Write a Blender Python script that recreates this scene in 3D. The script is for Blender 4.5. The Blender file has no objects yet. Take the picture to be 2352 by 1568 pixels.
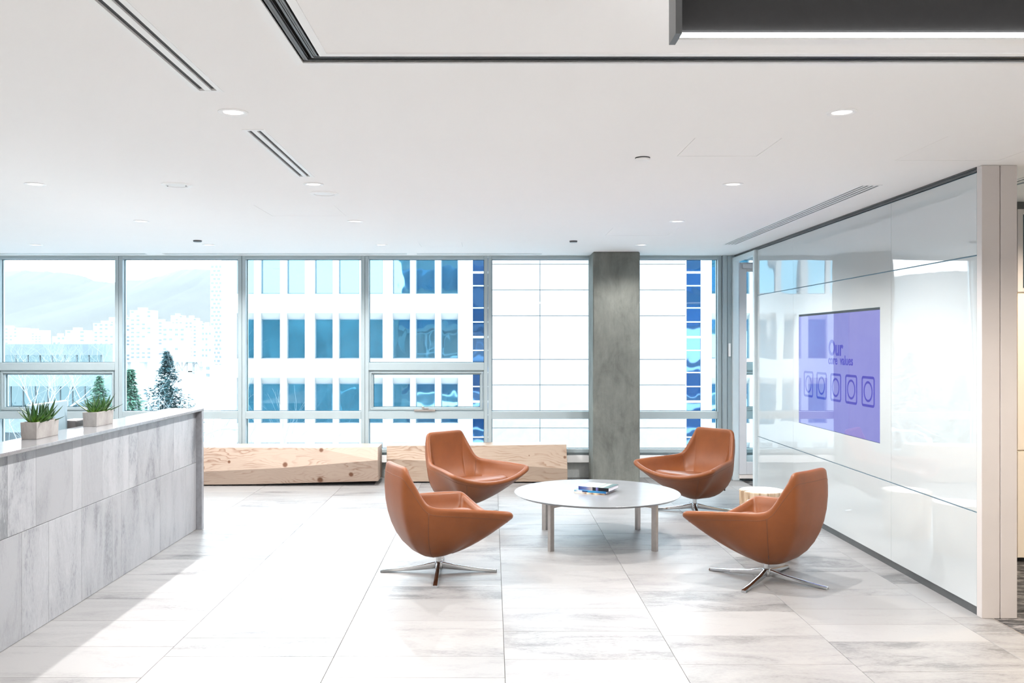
import bpy, bmesh, math, random
from mathutils import Vector, Matrix

R = math.radians
PI = math.pi
S = bpy.context.scene
COL = S.collection
rnd = random.Random(7)

# ------------------------------------------------------------------ camera
cam_data = bpy.data.cameras.new('camera')
cam = bpy.data.objects.new('camera', cam_data)
COL.objects.link(cam)
cam.location = (0, 0, 1.646)
cam.rotation_euler = (R(90), 0, 0)
cam_data.sensor_width = 36
cam_data.lens = 2040 / 2352 * 36
cam_data.shift_x = 46 / 2352
cam_data.shift_y = 5 / 2352
cam_data.clip_end = 20000
S.camera = cam

# ------------------------------------------------------------------ sky and exposure
SKY = 5.4
LAMP_W = 118.0
world = bpy.data.worlds.new('overcast_sky')
S.world = world
world.use_nodes = True
wn = world.node_tree
for n in list(wn.nodes):
    wn.nodes.remove(n)
wo = wn.nodes.new('ShaderNodeOutputWorld')
wb = wn.nodes.new('ShaderNodeBackground')
wt = wn.nodes.new('ShaderNodeTexCoord')
ws = wn.nodes.new('ShaderNodeSeparateXYZ')
wr = wn.nodes.new('ShaderNodeValToRGB')
wr.color_ramp.elements[0].position = 0.0
wr.color_ramp.elements[0].color = (0.96, 0.985, 1.0, 1)
wr.color_ramp.elements[1].position = 0.7
wr.color_ramp.elements[1].color = (0.68, 0.86, 1.0, 1)
wn.links.new(wt.outputs['Generated'], ws.inputs[0])
wn.links.new(ws.outputs['Z'], wr.inputs['Fac'])
wn.links.new(wr.outputs['Color'], wb.inputs['Color'])
wn.links.new(wb.outputs[0], wo.inputs['Surface'])
wb.inputs['Strength'].default_value = SKY

S.view_settings.view_transform = 'Standard'
S.view_settings.look = 'None'
S.view_settings.exposure = 0.63
S.view_settings.gamma = 1.0
S.view_settings.use_curve_mapping = False
S.cycles.diffuse_bounces = 6
S.cycles.glossy_bounces = 4
S.cycles.transparent_max_bounces = 24
S.cycles.max_bounces = 12
S.cycles.volume_bounces = 1
S.cycles.sample_clamp_indirect = 6.0

CEIL = 2.715
CAMZ = 1.646

# ------------------------------------------------------------------ helpers
class MB:
    def __init__(self):
        self.v = []
        self.f = []

    def add(self, verts, faces):
        o = len(self.v)
        self.v += [tuple(p) for p in verts]
        self.f += [tuple(i + o for i in f) for f in faces]
        return self

    def box(self, x0, x1, y0, y1, z0, z1):
        v = [(x0, y0, z0), (x1, y0, z0), (x1, y1, z0), (x0, y1, z0), (x0, y0, z1), (x1, y0, z1), (x1, y1, z1), (x0, y1, z1)]
        f = [(0, 3, 2, 1), (4, 5, 6, 7), (0, 1, 5, 4), (1, 2, 6, 5), (2, 3, 7, 6), (3, 0, 4, 7)]
        return self.add(v, f)

    def cbox(self, x0, x1, y0, y1, z0, z1, c):
        """box with chamfered edges"""
        bm = bmesh.new()
        vs = []
        for x, sx in ((x0, 1), (x1, -1)):
            for y, sy in ((y0, 1), (y1, -1)):
                for z, sz in ((z0, 1), (z1, -1)):
                    for p in ((x, y + sy * c, z + sz * c), (x + sx * c, y, z + sz * c), (x + sx * c, y + sy * c, z)):
                        vs.append(bm.verts.new(p))
        bmesh.ops.convex_hull(bm, input=vs)
        bmesh.ops.dissolve_limit(bm, angle_limit=0.01, verts=bm.verts, edges=bm.edges)
        bmesh.ops.recalc_face_normals(bm, faces=bm.faces)
        bm.verts.index_update()
        self.add([p.co[:] for p in bm.verts], [[q.index for q in f.verts] for f in bm.faces])
        bm.free()
        return self

    def tube(self, pts, radii, n=8, cap=True, up=None):
        pts = [Vector(p) for p in pts]
        if not hasattr(radii, '__len__'):
            radii = [radii] * len(pts)
        rings = []
        ref = Vector(up) if up else Vector((0.13, 0.31, 0.94)).normalized()
        for i, p in enumerate(pts):
            d = (pts[min(i + 1, len(pts) - 1)] - pts[max(i - 1, 0)])
            d = d.normalized() if d.length > 1e-9 else Vector((0, 0, 1))
            a = d.cross(ref)
            if a.length < 1e-3:
                a = d.cross(Vector((1, 0, 0)))
            a.normalize()
            b = d.cross(a)
            ref = b.copy() * -1 if False else ref
            rings.append([p + (a * math.cos(2 * PI * k / n) + b * math.sin(2 * PI * k / n)) * radii[i] for k in range(n)])
        o = len(self.v)
        for r in rings:
            self.v += [tuple(q) for q in r]
        for i in range(len(pts) - 1):
            for k in range(n):
                k2 = (k + 1) % n
                self.f.append((o + i * n + k, o + i * n + k2, o + (i + 1) * n + k2, o + (i + 1) * n + k))
        if cap:
            self.f.append(tuple(o + k for k in range(n))[::-1])
            self.f.append(tuple(o + (len(pts) - 1) * n + k for k in range(n)))
        return self

    def lathe(self, prof, n=32, c=(0, 0, 0), closed=False):
        o = len(self.v)
        for r, z in prof:
            for k in range(n):
                a = 2 * PI * k / n
                self.v.append((c[0] + r * math.cos(a), c[1] + r * math.sin(a), c[2] + z))
        m = len(prof)
        for i in range(m - (0 if closed else 1)):
            j = (i + 1) % m
            for k in range(n):
                k2 = (k + 1) % n
                self.f.append((o + i * n + k, o + i * n + k2, o + j * n + k2, o + j * n + k))
        if not closed:
            if prof[0][0] > 1e-6:
                self.f.append(tuple(o + k for k in range(n))[::-1])
            if prof[-1][0] > 1e-6:
                self.f.append(tuple(o + (m - 1) * n + k for k in range(n)))
        return self

    def plate(self, a0, a1, b0, b1, c0, c1, holes, plane='XY'):
        """slab over a,b with rectangular openings (a0,a1,b0,b1), thickness c0..c1"""
        A = sorted(set([a0, a1] + [min(max(h[i], a0), a1) for h in holes for i in (0, 1)]))
        B = sorted(set([b0, b1] + [min(max(h[i], b0), b1) for h in holes for i in (2, 3)]))
        solid = {}
        for i in range(len(A) - 1):
            for j in range(len(B) - 1):
                ca, cb = (A[i] + A[i + 1]) / 2, (B[j] + B[j + 1]) / 2
                solid[i, j] = not any(h[0] < ca < h[1] and h[2] < cb < h[3] for h in holes)
        def P(a, b, c):
            return (a, b, c) if plane == 'XY' else (a, c, b)
        for (i, j), s in solid.items():
            if not s:
                continue
            q = [(A[i], B[j]), (A[i + 1], B[j]), (A[i + 1], B[j + 1]), (A[i], B[j + 1])]
            self.add([P(a, b, c0) for a, b in q], [(0, 3, 2, 1) if plane == 'XY' else (0, 1, 2, 3)])
            self.add([P(a, b, c1) for a, b in q], [(0, 1, 2, 3) if plane == 'XY' else (0, 3, 2, 1)])
            for (di, dj), (p, r) in {(-1, 0): (0, 3), (1, 0): (1, 2), (0, -1): (0, 1), (0, 1): (3, 2)}.items():
                if not solid.get((i + di, j + dj), False):
                    self.add([P(*q[p], c0), P(*q[r], c0), P(*q[r], c1), P(*q[p], c1)], [(0, 1, 2, 3)])
        return self

    def mesh(self, name, smooth=False, merge=0.0, angle=None):
        me = bpy.data.meshes.new(name)
        me.from_pydata(self.v, [], self.f)
        if merge or smooth:
            bm = bmesh.new()
            bm.from_mesh(me)
            if merge:
                bmesh.ops.remove_doubles(bm, verts=bm.verts, dist=merge)
            bmesh.ops.recalc_face_normals(bm, faces=bm.faces)
            bm.to_mesh(me)
            bm.free()
        if smooth:
            me.polygons.foreach_set('use_smooth', [True] * len(me.polygons))
            if angle:
                try:
                    me.set_sharp_from_angle(angle=R(angle))
                except Exception:
                    pass
        me.update()
        return me

    def build(self, name, mat, parent=None, at=None, smooth=False, merge=0.0, angle=None):
        if at is not None:
            self.v = [(x - at[0], y - at[1], z - at[2]) for x, y, z in self.v]
        me = self.mesh(name, smooth, merge, angle)
        me.materials.append(mat)
        return link(name, me, parent, at)


def link(name, me, parent=None, at=None):
    o = bpy.data.objects.new(name, me)
    COL.objects.link(o)
    if parent is not None:
        o.parent = parent
    if at is not None:
        o.location = at
    return o


def thing(name, label, cat, loc=(0, 0, 0), rz=0.0, group=None):
    o = bpy.data.objects.new(name, None)
    o.empty_display_size = 0.1
    COL.objects.link(o)
    o.location = loc
    o.rotation_euler = (0, 0, rz)
    return tag(o, label, cat, group)


def tag(o, label, cat, group=None, kind=None):
    o['label'] = label
    o['category'] = cat
    if group:
        o['group'] = group
    if kind:
        o['kind'] = kind
    return o


def struct(o, label=None):
    o['kind'] = 'structure'
    if label:
        o['label'] = label
    return o


def sempty(name, loc=(0, 0, 0)):
    o = bpy.data.objects.new(name, None)
    COL.objects.link(o)
    o.location = loc
    o['kind'] = 'structure'
    return o


def kids(o):
    return [c for c in bpy.data.objects if c.parent == o]


def dup(o, parent=None, children=None):
    ch = kids(o) if children is None else children
    c = o.copy()
    COL.objects.link(c)
    if parent is not None:
        c.parent = parent
    for k in ch:
        dup(k, c)
    return c


# ------------------------------------------------------------------ materials
class NT:
    def __init__(self, name):
        self.m = bpy.data.materials.new(name)
        self.m.use_nodes = True
        self.t = self.m.node_tree
        for n in list(self.t.nodes):
            self.t.nodes.remove(n)
        self.out = self.t.nodes.new('ShaderNodeOutputMaterial')

    def n(self, typ, **kw):
        nd = self.t.nodes.new('ShaderNode' + typ)
        for k, v in kw.items():
            if k.startswith('_'):
                setattr(nd, k[1:], v)
            else:
                s = nd.inputs[int(k[1:]) if k[0] == 'i' and k[1:].isdigit() else k.replace('__', ' ')]
                if hasattr(v, 'is_output'):
                    self.t.links.new(v, s)
                else:
                    s.default_value = v
        return nd

    def bsdf(self, **kw):
        b = self.n('BsdfPrincipled')
        for k, v in kw.items():
            s = b.inputs[k.replace('__', ' ')]
            if hasattr(v, 'is_output'):
                self.t.links.new(v, s)
            else:
                s.default_value = v
        self.t.links.new(b.outputs[0], self.out.inputs['Surface'])
        return b

    def math(self, op, a, b=0.0, c=None):
        nd = self.n('Math', _operation=op)
        for i, v in enumerate((a, b) if c is None else (a, b, c)):
            if hasattr(v, 'is_output'):
                self.t.links.new(v, nd.inputs[i])
            else:
                nd.inputs[i].default_value = v
        return nd.outputs[0]

    def ramp(self, fac, stops):
        nd = self.n('ValToRGB', Fac=fac)
        cr = nd.color_ramp
        while len(cr.elements) < len(stops):
            cr.elements.new(0.5)
        for e, (p, c) in zip(cr.elements, stops):
            e.position = p
            e.color = (*c, 1) if len(c) == 3 else c
        return nd.outputs['Color']

    def mix(self, fac, a, b, mode='MIX'):
        nd = self.n('MixRGB', _blend_type=mode)
        for i, v in enumerate((fac, a, b)):
            if hasattr(v, 'is_output'):
                self.t.links.new(v, nd.inputs[i])
            else:
                nd.inputs[i].default_value = v if i == 0 else (*v, 1)
        return nd.outputs[0]

    def coords(self, scale=(1, 1, 1), kind='Object', rand=0.0):
        tc = self.n('TexCoord').outputs[kind]
        if rand:
            oi = self.n('ObjectInfo').outputs['Random']
            add = self.n('VectorMath', _operation='ADD')
            self.t.links.new(tc, add.inputs[0])
            cmb = self.n('CombineXYZ', X=self.math('MULTIPLY', oi, rand), Y=self.math('MULTIPLY', oi, rand * 1.7), Z=self.math('MULTIPLY', oi, rand * 0.6))
            self.t.links.new(cmb.outputs[0], add.inputs[1])
            tc = add.outputs[0]
        mp = self.n('Mapping', Vector=tc, Scale=scale)
        return mp.outputs[0]

    def noise(self, vec, scale, detail=4, rough=0.6, dist=0.0):
        return self.n('TexNoise', Vector=vec, Scale=scale, Detail=detail, Roughness=rough, Distortion=dist).outputs['Fac']

    def bump(self, h, strength=0.2, dist=0.01):
        return self.n('Bump', Height=h, Strength=strength, Distance=dist).outputs['Normal']


def plain(name, col, rough=0.6, metal=0.0, var=0.04, scale=6.0, bump=0.0, spec=0.5, emit=None, es=0.0, coat=0.0):
    """solid colour with a faint procedural variation"""
    t = NT(name)
    nz = t.noise(t.coords(), scale, 3)
    c = t.ramp(nz, [(0.3, tuple(x * (1 - var) for x in col)), (0.7, tuple(min(1, x * (1 + var)) for x in col))])
    kw = dict(Base__Color=c, Roughness=rough, Metallic=metal)
    b = t.bsdf(**kw)
    b.inputs['Specular IOR Level'].default_value = spec
    if coat:
        b.inputs['Coat Weight'].default_value = coat
        b.inputs['Coat Roughness'].default_value = 0.03
    if emit:
        b.inputs['Emission Color'].default_value = (*emit, 1)
        b.inputs['Emission Strength'].default_value = es
    if bump:
        nb = t.noise(t.coords(), scale * 30, 2)
        t.t.links.new(t.bump(nb, bump), b.inputs['Normal'])
    return t.m


def glass(name, tint=(0.93, 0.975, 0.985), f0=0.06):
    t = NT(name)
    tr = t.n('BsdfTransparent', Color=(*tint, 1))
    gl = t.n('BsdfGlossy', Color=(0.9, 0.97, 1, 1), Roughness=0.02)
    fr = t.n('Fresnel', IOR=1.45)
    fac = t.math('MULTIPLY', fr.outputs[0], 0.9)
    mx = t.n('MixShader', i0=fac, i1=tr.outputs[0], i2=gl.outputs[0])
    t.t.links.new(mx.outputs[0], t.out.inputs['Surface'])
    return t.m


def tile_mat(name, light, dark, rough, cast=0.10, sh=0.0):
    t = NT(name)
    oi = t.n('ObjectInfo').outputs['Random']
    big = t.noise(t.coords((0.9, 2.6, 1), rand=37.0), 2.2, 5, 0.65, 0.6)
    fine = t.noise(t.coords((4, 14, 1), rand=53.0), 9.0, 6, 0.75)
    cross = t.noise(t.coords((30, 2, 1), rand=71.0), 4.0, 3, 0.6)
    m = t.math('ADD', t.math('MULTIPLY', big, 0.62), t.math('MULTIPLY', fine, 0.38))
    pick = t.math('FRACT', t.math('MULTIPLY', oi, 7.31))
    m2 = t.math('ADD', m, t.math('MULTIPLY', t.math('SUBTRACT', pick, 0.55), 0.16))
    patch = t.ramp(m2, [(0.45 - sh, (0, 0, 0)), (0.57 - sh, (0.35, 0.35, 0.35)), (0.65 - sh, (1, 1, 1))])
    c = t.mix(patch, light, dark)
    c = t.mix(t.math('MULTIPLY', cross, 0.16), c, tuple(x * 0.8 for x in light))
    hv = t.math('ADD', 1.0 - cast * 0.6, t.math('MULTIPLY', t.math('FRACT', t.math('MULTIPLY', oi, 3.77)), cast))
    hv3 = t.n('CombineXYZ', X=hv, Y=hv, Z=hv).outputs[0]
    c = t.mix(1.0, c, hv3, 'MULTIPLY')
    b = t.bsdf(Base__Color=c, Roughness=rough)
    b.inputs['Specular IOR Level'].default_value = 0.5
    t.t.links.new(t.bump(fine, 0.05, 0.004), b.inputs['Normal'])
    return t.m


def concrete_mat(name, c0, c1, sc=3.0):
    t = NT(name)
    big = t.noise(t.coords((1, 1, 0.7)), sc, 8, 0.68, 0.5)
    streak = t.noise(t.coords((5, 5, 0.9)), 3.0, 6, 0.7)
    pits = t.n('TexVoronoi', Vector=t.coords(), Scale=26.0).outputs['Distance']
    m = t.math('ADD', t.math('MULTIPLY', big, 0.65), t.math('MULTIPLY', streak, 0.35))
    c = t.ramp(m, [(0.36, c0), (0.5, tuple((a + b) / 2 for a, b in zip(c0, c1))), (0.66, c1)])
    pm = t.ramp(pits, [(0.035, (0.35, 0.35, 0.35)), (0.06, (1, 1, 1))])
    sel = t.noise(t.coords(), 9.0, 1)
    c2 = t.mix(t.math('GREATER_THAN', sel, 0.60), c, t.mix(1.0, c, pm, 'MULTIPLY'))
    b = t.bsdf(Base__Color=c2, Roughness=0.75)
    t.t.links.new(t.bump(m, 0.25, 0.01), b.inputs['Normal'])
    return t.m


def leather_mat(name):
    t = NT(name)
    n1 = t.noise(t.coords(), 5.0, 4)
    c = t.ramp(n1, [(0.3, (0.175, 0.051, 0.013)), (0.7, (0.215, 0.065, 0.0175))])
    v = t.n('TexVoronoi', Vector=t.coords(), Scale=260.0).outputs['Distance']
    n2 = t.noise(t.coords(), 14.0, 3)
    h = t.math('ADD', t.math('MULTIPLY', v, 0.25), t.math('MULTIPLY', n2, 0.8))
    b = t.bsdf(Base__Color=c, Roughness=0.42)
    b.inputs['Specular IOR Level'].default_value = 0.35
    t.t.links.new(t.bump(h, 0.12, 0.006), b.inputs['Normal'])
    return t.m


def wood_mat(name, knots, light=(0.47, 0.365, 0.295), dark=(0.20, 0.085, 0.042), freq=34.0):
    """softwood beam: rings along z bent round a few knots (x, z, size) in object coordinates"""
    t = NT(name)
    tc = t.n('TexCoord').outputs['Object']
    sx = t.n('SeparateXYZ', Vector=tc)
    x, y, z = sx.outputs
    wob = t.noise(t.coords((0.9, 2.2, 3.0)), 1.7, 3, 0.5)
    wob2 = t.noise(t.coords((3, 6, 12)), 3.0, 3, 0.5)
    g = t.math('ADD', z, t.math('MULTIPLY', wob, 0.34))
    g = t.math('ADD', g, t.math('MULTIPLY', wob2, 0.02))
    core = 0.0
    for kx, kz, ks in knots:
        ks *= 1.5
        dx = t.math('MULTIPLY', t.math('SUBTRACT', x, kx), 0.30)
        dz = t.math('SUBTRACT', z, kz)
        d2 = t.math('ADD', t.math('MULTIPLY', dx, dx), t.math('MULTIPLY', dz, dz))
        e = t.math('EXPONENT', t.math('MULTIPLY', d2, -1.0 / (2.4 * ks) ** 2))
        g = t.math('ADD', g, t.math('MULTIPLY', e, 3.2 * ks))
        dx1 = t.math('SUBTRACT', x, kx)
        dr = t.math('SQRT', t.math('ADD', t.math('MULTIPLY', dx1, dx1), t.math('MULTIPLY', dz, dz)))
        cc = t.math('SUBTRACT', 1.0, t.n('MapRange', Value=dr, From__Min=ks * 0.55, From__Max=ks).outputs[0])
        core = t.math('MAXIMUM', core, cc)
    ring = t.math('FRACT', t.math('MULTIPLY', g, freq))
    mask = t.ramp(t.noise(t.coords((0.8, 1, 3)), 2.6, 2), [(0.48, (0, 0, 0)), (0.60, (1, 1, 1))])
    line = t.ramp(ring, [(0.0, (0, 0, 0)), (0.55, (0.06, 0.06, 0.06)), (0.90, (0.75, 0.75, 0.75)), (1.0, (0.05, 0.05, 0.05))])
    fine = t.noise(t.coords((3, 40, 90)), 4.0, 3)
    base = t.mix(t.math('MULTIPLY', fine, 0.30), light, tuple(c * 0.72 for c in light))
    lf = t.math('MULTIPLY', line, t.math('ADD', 0.16, t.math('MULTIPLY', mask, 0.75)))
    c = t.mix(lf, base, dark)
    c = t.mix(core, c, tuple(v * 0.75 for v in dark))
    b = t.bsdf(Base__Color=c, Roughness=0.5)
    return t.m


def carpet_mat(name):
    t = NT(name)
    a = t.noise(t.coords((1.2, 3.0, 1)), 5.0, 6, 0.7, 0.8)
    f = t.noise(t.coords(), 180.0, 2)
    c = t.ramp(a, [(0.40, (0.02, 0.02, 0.023)), (0.50, (0.09, 0.088, 0.09)), (0.62, (0.26, 0.245, 0.245))])
    b = t.bsdf(Base__Color=c, Roughness=0.95)
    t.t.links.new(t.bump(f, 0.7, 0.01), b.inputs['Normal'])
    return t.m


def coated_pane(name, tint, refl):
    t = NT(name)
    d = t.n('BsdfDiffuse', Color=(*tint, 1))
    nz = t.noise(t.coords((0.5, 0.5, 0.3), rand=9.0), 1.1, 2)
    nm = t.bump(nz, 0.05, 0.4)
    g = t.n('BsdfGlossy', Color=(*refl, 1), Roughness=0.03, Normal=nm)
    mx = t.n('MixShader', i0=0.5, i1=d.outputs[0], i2=g.outputs[0])
    t.t.links.new(mx.outputs[0], t.out.inputs['Surface'])
    return t.m


M = {}
M['ceiling'] = plain('ceiling_paint', (0.955, 0.955, 0.96), 0.95, var=0.008, scale=1.5)
M['wall'] = plain('wall_paint', (0.88, 0.87, 0.86), 0.9, var=0.01)
M['trim_white'] = plain('white_enamel', (0.95, 0.955, 0.96), 0.35, var=0.01)
M['slot_dark'] = plain('dark_slot_metal', (0.035, 0.037, 0.04), 0.5, var=0.1)
M['track'] = plain('dark_anodised_track', (0.13, 0.135, 0.14), 0.30, metal=0.7, var=0.1)
M['charcoal'] = plain('charcoal_panel', (0.022, 0.022, 0.023), 0.7, var=0.06, scale=40)
M['frame'] = plain('grey_window_metal', (0.40, 0.475, 0.505), 0.35, metal=0.15, var=0.02)
M['gasket'] = plain('dark_gasket', (0.03, 0.07, 0.09), 0.6)
M['pale_metal'] = plain('pale_door_metal', (0.72, 0.80, 0.83), 0.35, var=0.02)
M['mauve_metal'] = plain('satin_aluminium', (0.64, 0.60, 0.585), 0.42, metal=0.1, var=0.02, scale=3)
M['door_metal'] = plain('grey_door_metal', (0.50, 0.52, 0.56), 0.4, metal=0.1, var=0.02)
M['glass'] = glass('clear_glass')
M['tile'] = tile_mat('floor_porcelain', (0.315, 0.309, 0.309), (0.135, 0.133, 0.136), 0.42, 0.16)
M['desk_tile'] = tile_mat('desk_porcelain', (0.375, 0.38, 0.40), (0.165, 0.172, 0.188), 0.38, 0.24, 0.035)
M['grout'] = plain('pale_grout', (0.40, 0.40, 0.40), 0.9)
M['stone'] = plain('grey_quartz', (0.23, 0.235, 0.25), 0.12, var=0.12, scale=30, spec=0.6)
M['stone_end'] = plain('grey_quartz_edge', (0.24, 0.245, 0.265), 0.3, var=0.15, scale=20)
M['concrete'] = concrete_mat('column_concrete', (0.095, 0.102, 0.092), (0.21, 0.222, 0.20))
M['curb'] = concrete_mat('curb_concrete', (0.5, 0.54, 0.54), (0.75, 0.78, 0.78), 5.0)
M['leather'] = leather_mat('tan_leather')
M['seam'] = plain('leather_seam', (0.13, 0.045, 0.018), 0.6)
M['chrome'] = plain('polished_chrome', (0.62, 0.64, 0.66), 0.12, metal=1.0, var=0.02)
M['steel'] = plain('brushed_steel', (0.50, 0.47, 0.45), 0.35, metal=0.9, var=0.06, scale=30)
M['table_top'] = plain('satin_grey_laminate', (0.25, 0.26, 0.275), 0.18, var=0.03, scale=8, spec=0.6)
M['carpet'] = carpet_mat('dark_patterned_carpet')
M['lens'] = plain('downlight_lens', (0.9, 0.9, 0.9), 0.5, emit=(1.0, 0.985, 0.96), es=1.2, var=0.0)
M['led'] = plain('led_diffuser', (0.9, 0.9, 0.9), 0.5, emit=(1, 1, 1), es=14.0, var=0.0)
M['black'] = plain('black_plastic', (0.015, 0.015, 0.017), 0.4)
M['cream'] = plain('cream_laminate', (0.86, 0.77, 0.66), 0.35, var=0.01)


def glass_panel_mat(name, col):
    t = NT(name)
    nz = t.noise(t.coords((1, 0.8, 0.7)), 1.3, 1)
    nm = t.bump(nz, 0.02, 0.3)
    b = t.bsdf(Base__Color=(*col, 1), Roughness=0.0)
    b.inputs['IOR'].default_value = 2.25
    b.inputs['Roughness'].default_value = 0.015
    t.t.links.new(nm, b.inputs['Normal'])
    return t.m


M['white_glass'] = glass_panel_mat('back_painted_glass', (0.56, 0.60, 0.615))
M['seam_blue'] = plain('pale_blue_channel', (0.20, 0.33, 0.42), 0.4, metal=0.3)
def screen_mat(name, em, es, base=(0.02, 0.02, 0.05)):
    t = NT(name)
    nz = t.noise(t.coords((0.2, 0.6, 0.6)), 1.0, 1)
    ec = t.ramp(nz, [(0.3, tuple(c * 0.94 for c in em)), (0.7, tuple(min(1, c * 1.05) for c in em))])
    b = t.bsdf(Base__Color=(*base, 1), Roughness=0.015, Emission__Color=ec, Emission__Strength=es)
    b.inputs['IOR'].default_value = 2.25
    return t.m
M['screen'] = screen_mat('violet_screen', (0.17, 0.175, 0.44), 0.85)
M['screen_ink'] = screen_mat('violet_screen_lettering', (0.035, 0.03, 0.33), 0.8)
M['pot'] = concrete_mat('planter_concrete', (0.27, 0.25, 0.238), (0.42, 0.398, 0.385), 9.0)
M['soil'] = plain('dark_soil', (0.03, 0.022, 0.015), 0.95, var=0.5, scale=80, bump=0.6)
def leaf_mat():
    t = NT('succulent_leaf')
    oi = t.n('ObjectInfo').outputs['Random']
    sx = t.n('SeparateXYZ', Vector=t.n('TexCoord').outputs['Object'])
    tip = t.n('MapRange', Value=sx.outputs[0], From__Min=0.0, From__Max=0.13).outputs[0]
    c = t.ramp(tip, [(0.0, (0.13, 0.26, 0.02)), (0.4, (0.022, 0.085, 0.013)), (0.85, (0.012, 0.048, 0.016)), (1.0, (0.03, 0.035, 0.02))])
    c = t.mix(t.math('MULTIPLY', oi, 0.3), c, (0.05, 0.11, 0.02))
    t.bsdf(Base__Color=c, Roughness=0.35)
    return t.m
M['leaf'] = leaf_mat()
M['facade'] = plain('white_precast', (0.34, 0.335, 0.33), 0.9, var=0.02, scale=1.0)
M['facade_joint'] = plain('precast_joint', (0.12, 0.13, 0.15), 0.9)
M['facade_panel'] = plain('precast_panel', (0.30, 0.288, 0.285), 0.9, var=0.06, scale=2.5)
M['pane_far'] = coated_pane('coated_window_glass', (0.012, 0.075, 0.12), (0.22, 0.45, 0.58))
M['pane_strip'] = coated_pane('dark_curtain_glass', (0.008, 0.04, 0.10), (0.12, 0.24, 0.42))
M['pane_frame'] = plain('bronze_window_frame', (0.10, 0.17, 0.22), 0.5)
M['city'] = plain('pale_render', (0.30, 0.297, 0.294), 0.9, var=0.03, scale=0.05)
M['city_win'] = plain('far_window_glass', (0.11, 0.13, 0.15), 0.2)
M['low_fascia'] = plain('concrete_fascia', (0.135, 0.165, 0.18), 0.8, var=0.12, scale=0.3)
M['low_glass'] = coated_pane('teal_window_glass', (0.018, 0.045, 0.055), (0.12, 0.18, 0.205))
M['mountain'] = plain('forested_slope', (0.052, 0.040, 0.031), 0.95, var=0.1, scale=0.004)
M['reflection_block'] = plain('dark_reflection_block', (0.10, 0.17, 0.18), 0.8, var=0.5, scale=0.4)  # for the unseen block added to darken pane reflections
M['ground'] = plain('street_ground', (0.55, 0.57, 0.58), 0.95, var=0.2, scale=0.05)
M['bark'] = plain('pale_bark', (0.30, 0.32, 0.33), 0.9, var=0.2)
M['needle'] = plain('conifer_needles', (0.045, 0.115, 0.125), 0.8, var=0.35, scale=2.0)
M['needle_light'] = plain('cedar_foliage', (0.10, 0.22, 0.15), 0.8, var=0.35, scale=2.0)
M['bridge'] = plain('bridge_steel', (0.24, 0.30, 0.34), 0.7)
M['lamp_post'] = plain('pale_lamp_post', (0.40, 0.62, 0.66), 0.5)

# ------------------------------------------------------------------ floor
X_CARPET = 3.0
fl = MB().box(-7.6, X_CARPET, -3.2, 10.96, -0.25, -0.008).build('floor', M['grout'])
struct(fl, 'pale grey porcelain tiled floor of mixed-width planks')
tile_cache = {}
def tile_mesh(L, W):
    k = (round(L, 3), round(W, 3))
    if k not in tile_cache:
        me = MB().cbox(-L / 2, L / 2, -W / 2, W / 2, -0.008, 0.0, 0.0012).mesh('tile')
        me.materials.append(M['tile'])
        tile_cache[k] = me
    return tile_cache[k]
rt = random.Random(21)
COLW = 0.897
ntile = 0
# one column's row joints are read off the photo (unit strips of 150 mm), the rest follow the same mix
for k in range(-5, 4):
    x0 = 0.065 + COLW * k
    x1 = min(x0 + COLW, X_CARPET)
    y = 10.96
    first = True
    while y > 3.35:
        w = rt.choice([1, 2, 2, 3, 3, 3]) * 0.15
        if first:
            w *= rt.uniform(0.4, 1.0)
            first = False
        if k <= -4 and y < 7.6:
            break
        g = 0.0011
        o = link('tile', tile_mesh(x1 - x0 - 2 * g, round(w - 2 * g, 4)), fl, ((x0 + x1) / 2, y - w / 2, 0))
        if rt.random() < 0.5:
            o.rotation_euler = (0, 0, PI)
        y -= w
        ntile += 1
cp = MB().box(X_CARPET, 6.6, -3.2, 10.96, -0.25, -0.001).build('floor_carpet', M['carpet'])
struct(cp, 'dark mottled grey carpet beyond the tiled floor')
edge = MB().box(X_CARPET - 0.004, X_CARPET + 0.004, -3.2, 10.9, -0.01, 0.0015).build('trim_1', M['steel'])
struct(edge, 'metal strip between tile and carpet')

# ------------------------------------------------------------------ ceiling with real openings
DIFF = [(-1.256, -1.138, 2.05, 3.766), (-1.250, -1.138, 4.433, 5.690)]
RDIFF = (2.49, 2.63, 5.98, 9.58)
RDIFF2 = (3.42, 3.56, 5.2, 6.3)
PANELS = [(1.055, 1.510, 4.62, 5.07), (2.353, 2.96, 4.58, 5.19), (-1.84, -1.22, 6.84, 7.44), (1.117, 1.732, 8.20, 8.79), (-0.78, -0.32, 9.38, 9.80)]
TR0, TR1 = -0.745, -0.615     # track running away from the camera
TY0, TY1 = 3.284, 3.402       # track running across
holes = [(a, b, c, d) for a, b, c, d in DIFF + [RDIFF, RDIFF2]] + PANELS
holes += [(TR0 + 0.008, TR1 - 0.008, -3.2, TY1 - 0.008), (TR1 - 0.01, 6.6, TY0 + 0.008, TY1 - 0.008)]
ce = MB().plate(-7.6, 6.6, -3.2, 10.98, CEIL, CEIL + 0.02, holes).build('ceiling', M['ceiling'])
struct(ce, 'smooth white painted ceiling')
sl = MB().box(-7.6, 6.6, -3.2, 10.98, CEIL + 0.30, CEIL + 0.42).build('ceiling_slab', M['slot_dark'])
struct(sl)

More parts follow.
